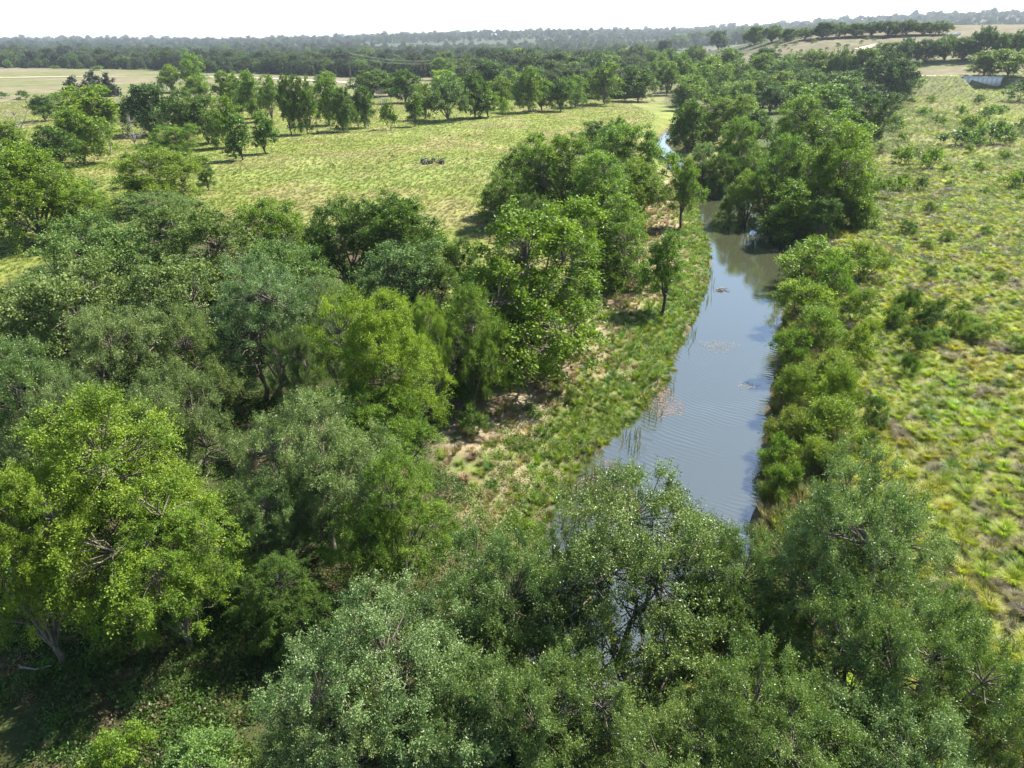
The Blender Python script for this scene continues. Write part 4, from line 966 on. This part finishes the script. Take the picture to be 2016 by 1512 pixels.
tt = tints((.062, .086, .040), len(xx), .28) * (0.7 + .7 * fbm(xx / 140, yy / 140, 107, 3))[:, None]; li = rng.random(len(xx)) < .25 * sst(.4, .65, fbm(xx / 110, yy / 110, 109, 2)) + .04; tt[li] = tints((.10, .145, .045), li.sum(), .25)
scatter('far_woodland', 'dark juniper and oak woodland running to the horizon', xx, yy, rng.uniform(.6, 1.2, len(xx)) * (1 + .9 * rng.random(len(xx)) ** 6) * (1 + .9 * sst(1500, 5000, rr)), tt, far_protos(), 0.0)

# ------------------------------------------------------------------ culvert
M['concrete'] = plain('weathered_concrete', (0.72, 0.71, 0.69), .9, .2, .2, .6)
M['shade'] = plain('culvert_inside_shade', (0.3, 0.29, 0.28), .95, .1, .2, 1)  # darker grey: shade inside the culvert put into the colour
cv = tag(put('concrete_culvert', None), 'grey concrete culvert wall under the white gravel road', 'culvert')
ang = math.atan(-0.10); Lw = CULV[1] - CULV[0]; Lc = Lw / .82; ycw = 330 - 0.10 * (CULV[0] - 198) - 4.75
base_z = min(gz(CULV[0], ycw - 1), gz(CULV[1], ycw - 3)) - .2; Hc = 8.72 - base_z
cv.location = (CULV[0] - .18 * Lc, ycw + 0.018 * Lc, base_z); cv.rotation_euler = (0, 0, ang)
nb = 8; xs = np.linspace(Lc * .18, Lc, nb + 1)
pan = Acc(); pan.box((0, 0, 0.9), (xs[1] - xs[0] - .12, .35, Hc)); pm = pan.mesh('panel', M['concrete'])
for i in range(nb): put('panel', pm, cv, (xs[i], 0, 0))
a = Acc(); a.box((Lc * .18 - .2, -.25, Hc), (Lc + .3, .5, Hc + .3)); put('coping', a.mesh('coping', M['concrete']), cv)
a = Acc(); a.box((Lc * .18, .36, .0), (Lc, .6, .95)); put('opening_shade', a.mesh('opening_shade', M['shade']), cv)  # solid slab behind the piers, coloured dark as the shade of the gap
for i in range(4):
    a = Acc(); q = Lc * (.18 + .82 * i / 3); a.box((q - .15, -.02, 0), (q + .15, .34, .895)); put('pier', a.mesh('pier', M['concrete']), cv)
v = np.array([(-Lc * .12, -2.6, 0), (Lc * .175, 0, 0), (Lc * .175, .35, 0), (-Lc * .12, -2.25, 0), (-Lc * .12, -2.6, .7), (Lc * .175, 0, Hc - .1), (Lc * .175, .35, Hc - .1), (-Lc * .12, -2.25, .7)])
put('wing_wall', build_mesh('wing_wall', v, [(0, 3, 2, 1), (4, 5, 6, 7), (0, 1, 5, 4), (1, 2, 6, 5), (2, 3, 7, 6), (3, 0, 4, 7)], mats=(M['concrete'],)), cv)

# ------------------------------------------------------------------ power poles and wires
M['pole'] = plain('pole_wood', (0.085, 0.07, 0.06), .85, .2, .3, 2)
M['wire'] = plain('wire', (0.30, 0.30, 0.31), .5, .4, .05, 1)
tops = []
for (xb, yb, xt, yt, lb) in [(690, 166, 687, 104, 'tall dark power pole standing by the end of the tan track'), (850, 152, 848, 119, 'dark power pole rising behind the second line of trees'), (335, 130, 326, 93, 'leaning dark pole in front of the far woodland')]:
    b = hit(xb, yb); z = gz(*b); dpt = depth(b[0], b[1], z)
    e = tag(put('power_pole', None), lb, 'power pole'); e.location = (b[0], b[1], z)
    d = ray(xt, yt); t = b[1] / d[1]; T = np.array([d[0] * t - b[0], 0, EYE + d[2] * t - z])
    v, q = tube([(0, 0, -.5), T * .5, T], [.42, .38, .30], 8); put('pole', build_mesh('pole', v, q, mats=(M['pole'],), smooth=True), e)
    if xb != 335:
        a = Acc(); a.box((T[0] - 1.3, -.12, T[2] - .9), (T[0] + 1.3, -.3, T[2] - .65)); put('crossarm', a.mesh('crossarm', M['pole']), e)
    tops.append((b[0] + T[0], b[1], z + T[2]))
for off, lb in ((-.1, 'upper wire between the two power poles'), (-1.9, 'lower wire sagging between the two power poles')):
    a, b = np.array(tops[0]), np.array(tops[1]); t = np.linspace(0, 1, 24)[:, None]
    p = a * (1 - t) + b * t; p[:, 2] += off - 1.6 * 4 * (t * (1 - t))[:, 0]
    v, q = tube(p, np.full(24, .04), 5); tag(put('power_wire', build_mesh('power_wire', v, q, mats=(M['wire'],))), lb, 'wire')

# ------------------------------------------------------------------ far buildings
M['white'] = plain('white_paint', (0.78, 0.78, 0.76), .6, .3, .04, 1)
M['roof'] = plain('pale_metal_roof', (0.62, 0.63, 0.65), .5, .4, .06, 1)
M['glass'] = plain('dark_glass', (0.03, 0.035, 0.04), .15, .5, .05, 1)
def house(px, py, wpx, hpx, label, tower=False, name='farm_building', cat='building', D=None):
    d = ray(px, py); n = math.hypot(d[0], d[1]); b = np.array([d[0], d[1]]) / n * D
    z = gz(*b); dep = depth(b[0], b[1], z); w = wpx * dep / FPX; zt = EYE + d[2] * D / n; h = hpx * dep / FPX
    z = zt - h * .2
    e = tag(put(name, None), label, cat); z0 = gz(*b); e.location = (b[0], b[1], z0 - .5); e.rotation_euler = (0, 0, -math.atan2(b[0], b[1])); hh = max(z + h - z0, h)
    a = Acc(); a.box((-w / 2, -w * .3, 0), (w / 2, w * .3, hh)); put('wall', a.mesh('wall', M['white']), e)
    if tower:
        for k in range(3):
            a = Acc(); a.box((-w * .3, -w * .3 - .2, hh - h * (.25 + .25 * k)), (w * .3, -w * .3 - .02, hh - h * (.14 + .25 * k))); put('window', a.mesh('window', M['glass']), e)
        a = Acc(); a.box((-w * .55, -w * .35, hh), (w * .55, w * .35, hh + h * .06)); put('roof', a.mesh('roof', M['roof']), e)
    else:
        v = [(-w * .55, -w * .36, hh), (w * .55, -w * .36, hh), (w * .55, w * .36, hh), (-w * .55, w * .36, hh), (-w * .55, 0, hh + h * .5), (w * .55, 0, hh + h * .5)]
        put('roof', build_mesh('roof', v, [(0, 1, 5, 4), (2, 3, 4, 5), (0, 3, 2, 1)], [(0, 4, 3), (1, 2, 5)], mats=(M['roof'],)), e)
        a = Acc(); a.box((-w * .12, -w * .3 - .25, 0), (w * .12, -w * .3 - .02, hh * .7)); put('door', a.mesh('door', M['glass']), e)
house(972, 81, 10, 5, 'white farm building among the far trees on the horizon', D=2500)
house(1139, 70, 6, 9, 'pale upright tower on the horizon', True, 'tower', 'tower', D=3600)
M['carwhite'] = plain('car_paint', (0.75, 0.76, 0.78), .25, .5, .02, 1); M['rubber'] = plain('rubber', (0.02, 0.02, 0.02), .8, .3, .2, 3)
for (px, py, lb) in [(1870, 71, 'left one of two white vehicles parked on the far hill'), (1884, 69, 'right one of two white vehicles parked on the far hill')]:
    b = hit(px, py); z = gz(*b); s = depth(b[0], b[1], z) * 7 / FPX / 4.5; s = min(max(s, .9), 1.6)
    e = tag(put('parked_vehicle', None), lb, 'vehicle'); e.location = (b[0], b[1], z); e.scale = (s, s, s)
    prof = [(-2.2, .35), (-2.25, .95), (-1.3, 1.05), (-.8, 1.6), (1.3, 1.62), (2.1, 1.0), (2.2, .35)]
    v = [(x, yv, zz) for yv in (-.85, .85) for x, zz in prof]; n7 = len(prof)
    fq = [(i, i + 1, n7 + i + 1, n7 + i) for i in range(n7 - 1)] + [(n7 - 1, 0, n7, 2 * n7 - 1)]
    me = bpy.data.meshes.new('body'); me.from_pydata(v, [], fq + [tuple(range(n7))[::-1], tuple(range(n7, 2 * n7))]); me.materials.append(M['carwhite']); put('body', me, e)
    for wx in (-1.4, 1.35):
        for wy in (-.86, .86):
            v, q = tube([(wx, wy - .1, .34), (wx, wy - .09, .34), (wx, wy + .09, .34), (wx, wy + .1, .34)], [.02, .34, .34, .02], 10); put('wheel', build_mesh('wheel', v, q, mats=(M['rubber'],)), e)

# ------------------------------------------------------------------ dark heap on the field, stick raft, dead wood, floating weed
def torus(Rm, r, a=14, b=7):
    u = np.arange(a) * 2 * math.pi / a; w = np.arange(b) * 2 * math.pi / b
    U, W = np.meshgrid(u, w, indexing='ij'); v = np.stack([(Rm + r * np.cos(W)) * np.cos(U), (Rm + r * np.cos(W)) * np.sin(U), r * np.sin(W)], -1).reshape(-1, 3)
    i = np.arange(a)[:, None]; j = np.arange(b)[None]; q = np.stack([i * b + j, ((i + 1) % a) * b + j, ((i + 1) % a) * b + (j + 1) % b, i * b + (j + 1) % b], -1).reshape(-1, 4)
    return v, q
M['black'] = plain('weathered_black', (0.035, 0.034, 0.036), .7, .4, .4, 4)
hp = hit(852, 322)
heap = tag(put('scrap_heap', None), 'low dark heap of brush and scrap lying on the yellow field', 'heap'); heap.location = (hp[0], hp[1], gz(*hp))
v, q = torus(.42, .2); tm = build_mesh('scrap_ring', v, q, smooth=True, mats=(M['black'],))
g = np.random.default_rng(77)
for i in range(9):
    o = put('scrap_ring', tm, heap); f = g.uniform(-2.0, 2.6); o.location = (f, g.normal() * .7, .25 + g.random() * .65 * max(0, 1 - abs(f) / 2.2)); o.rotation_euler = (g.uniform(-1.3, 1.3), g.uniform(-1.3, 1.3), g.uniform(0, 3)); s = g.uniform(.55, 1.05); o.scale = (s, s, s)
for i in range(26):
    L = g.uniform(.7, 1.9); v, q = tube([(0, 0, 0), (L * .5, .1, .08), (L, -.05, .0)], [.09, .08, .05], 6)
    o = put('branch', build_mesh('branch', v, q, smooth=True, mats=(M['bark_dark'],)), heap); o.location = (g.uniform(-2.4, 2.2), g.normal() * .8, .12 + g.random() * .55); o.rotation_euler = (0, g.uniform(-.7, .3), g.uniform(0, 6.28))
rp_ = flat(1423, 571, WATER)
raft = tag(put('stick_raft', None), 'small raft of dead sticks floating in the creek', 'debris'); raft.location = (rp_[0], rp_[1], WATER)
for i in range(16):
    L = g.uniform(.5, 1.5); c0 = np.array([g.normal() * .35, g.normal() * .22, .02 + g.random() * .14]); a = g.normal() * .7
    dv = np.array([math.cos(a), math.sin(a), g.uniform(-.05, .25)]) * L / 2
    v, q = tube([c0 - dv, c0 + (0, 0, .03), c0 + dv], [.035, .03, .015], 5); put('stick', build_mesh('stick', v, q, mats=(M['dead'],)), raft)
def weed_mat(name, label, px, py, wpx, hpx, n, colr, seed):
    g = np.random.default_rng(seed); c = flat(px, py, WATER); a = flat(px - wpx / 2, py, WATER); b = flat(px, py - hpx / 2, WATER)
    rx = c[0] - a[0]; ry = b[1] - c[1]
    an = g.uniform(0, 6.28, n); r = g.random(n) ** .6 * (1 + .25 * np.sin(3 * an + seed)); P = np.stack([rx * r * np.cos(an), ry * r * np.sin(an), .004 + .012 * g.random(n)], -1)
    d = unit(np.stack([g.normal(size=n), g.normal(size=n), .15 * g.random(n)], -1)); nn = np.tile(np.array([0, 0, 1.0]), (n, 1)) + .1 * g.normal(size=(n, 3))
    Q = leaf_quads(P, d, unit(nn), g.uniform(.08, .20, n), g.uniform(.02, .06, n))
    m = plain(name, colr, .8, .3, .3, 6)
    o = tag(put(name, build_mesh(name, Q.reshape(-1, 3), np.arange(4 * n).reshape(-1, 4), mats=(m,))), label, kind='stuff'); o.location = (c[0], c[1], WATER); return o
weed_mat('floating_weed', 'pale oval patch of weed floating in mid creek', 1415, 682, 70, 24, 420, (.20, .185, .155), 1)
weed_mat('floating_weed', 'small pale streak of weed floating near the right bank', 1470, 760, 40, 14, 120, (.20, .185, .15), 2)
weed_mat('floating_litter', 'pinkish brown dead reed litter along the left waterline', 1300, 778, 60, 90, 1500, (.22, .155, .115), 3)
weed_mat('floating_litter', 'pinkish dead reed litter among the near reeds', 1195, 960, 110, 90, 1300, (.22, .16, .12), 4)
def limb(name, label, pts, r, mat, cat='branch'):
    P = []
    for (px, py, h) in pts:
        q = flat(px, py, h); P.append((q[0], q[1], gz(*q) + h if h < 1 else h))
    P = np.array(P); v, q = tube(P, np.linspace(r, r * .35, len(P)), 7)
    return tag(put(name, build_mesh(name, v - P[0], q, smooth=True, mats=(M[mat],)), loc=P[0]), label, cat)
limb('fallen_branch', 'pale curved branch lying in the shade at the lower left', [(40, 1313, .3), (70, 1318, .3), (102, 1310, .35)], .05, 'dead')
limb('fallen_log', 'pale fallen log in the dark below the silvery oak', [(515, 985, .5), (545, 981, .55), (580, 976, .6)], .13, 'dead', 'log')

# ------------------------------------------------------------------ air
hz = bpy.data.materials.new('haze'); hz.use_nodes = True; n = hz.node_tree.nodes; n.clear()
o_ = n.new('ShaderNodeOutputMaterial'); vp = n.new('ShaderNodeVolumePrincipled'); vp.inputs['Color'].default_value = (.80, .88, 1.0, 1); vp.inputs['Density'].default_value = 0.00009; vp.inputs['Anisotropy'].default_value = 0.2
hz.node_tree.links.new(vp.outputs[0], o_.inputs['Volume'])
a = Acc(); zlo = float(GZ.min()) - 1.5; zhi = float(max(GZ.max() + 32, EYE + 12))
a.box((gx[0] - 20, gy[0] - 20, zlo), (gx[-1] + 20, gy[-1] + 20, zhi)); tag(put('haze', a.mesh('haze', hz)), 'thin summer haze', kind='stuff')
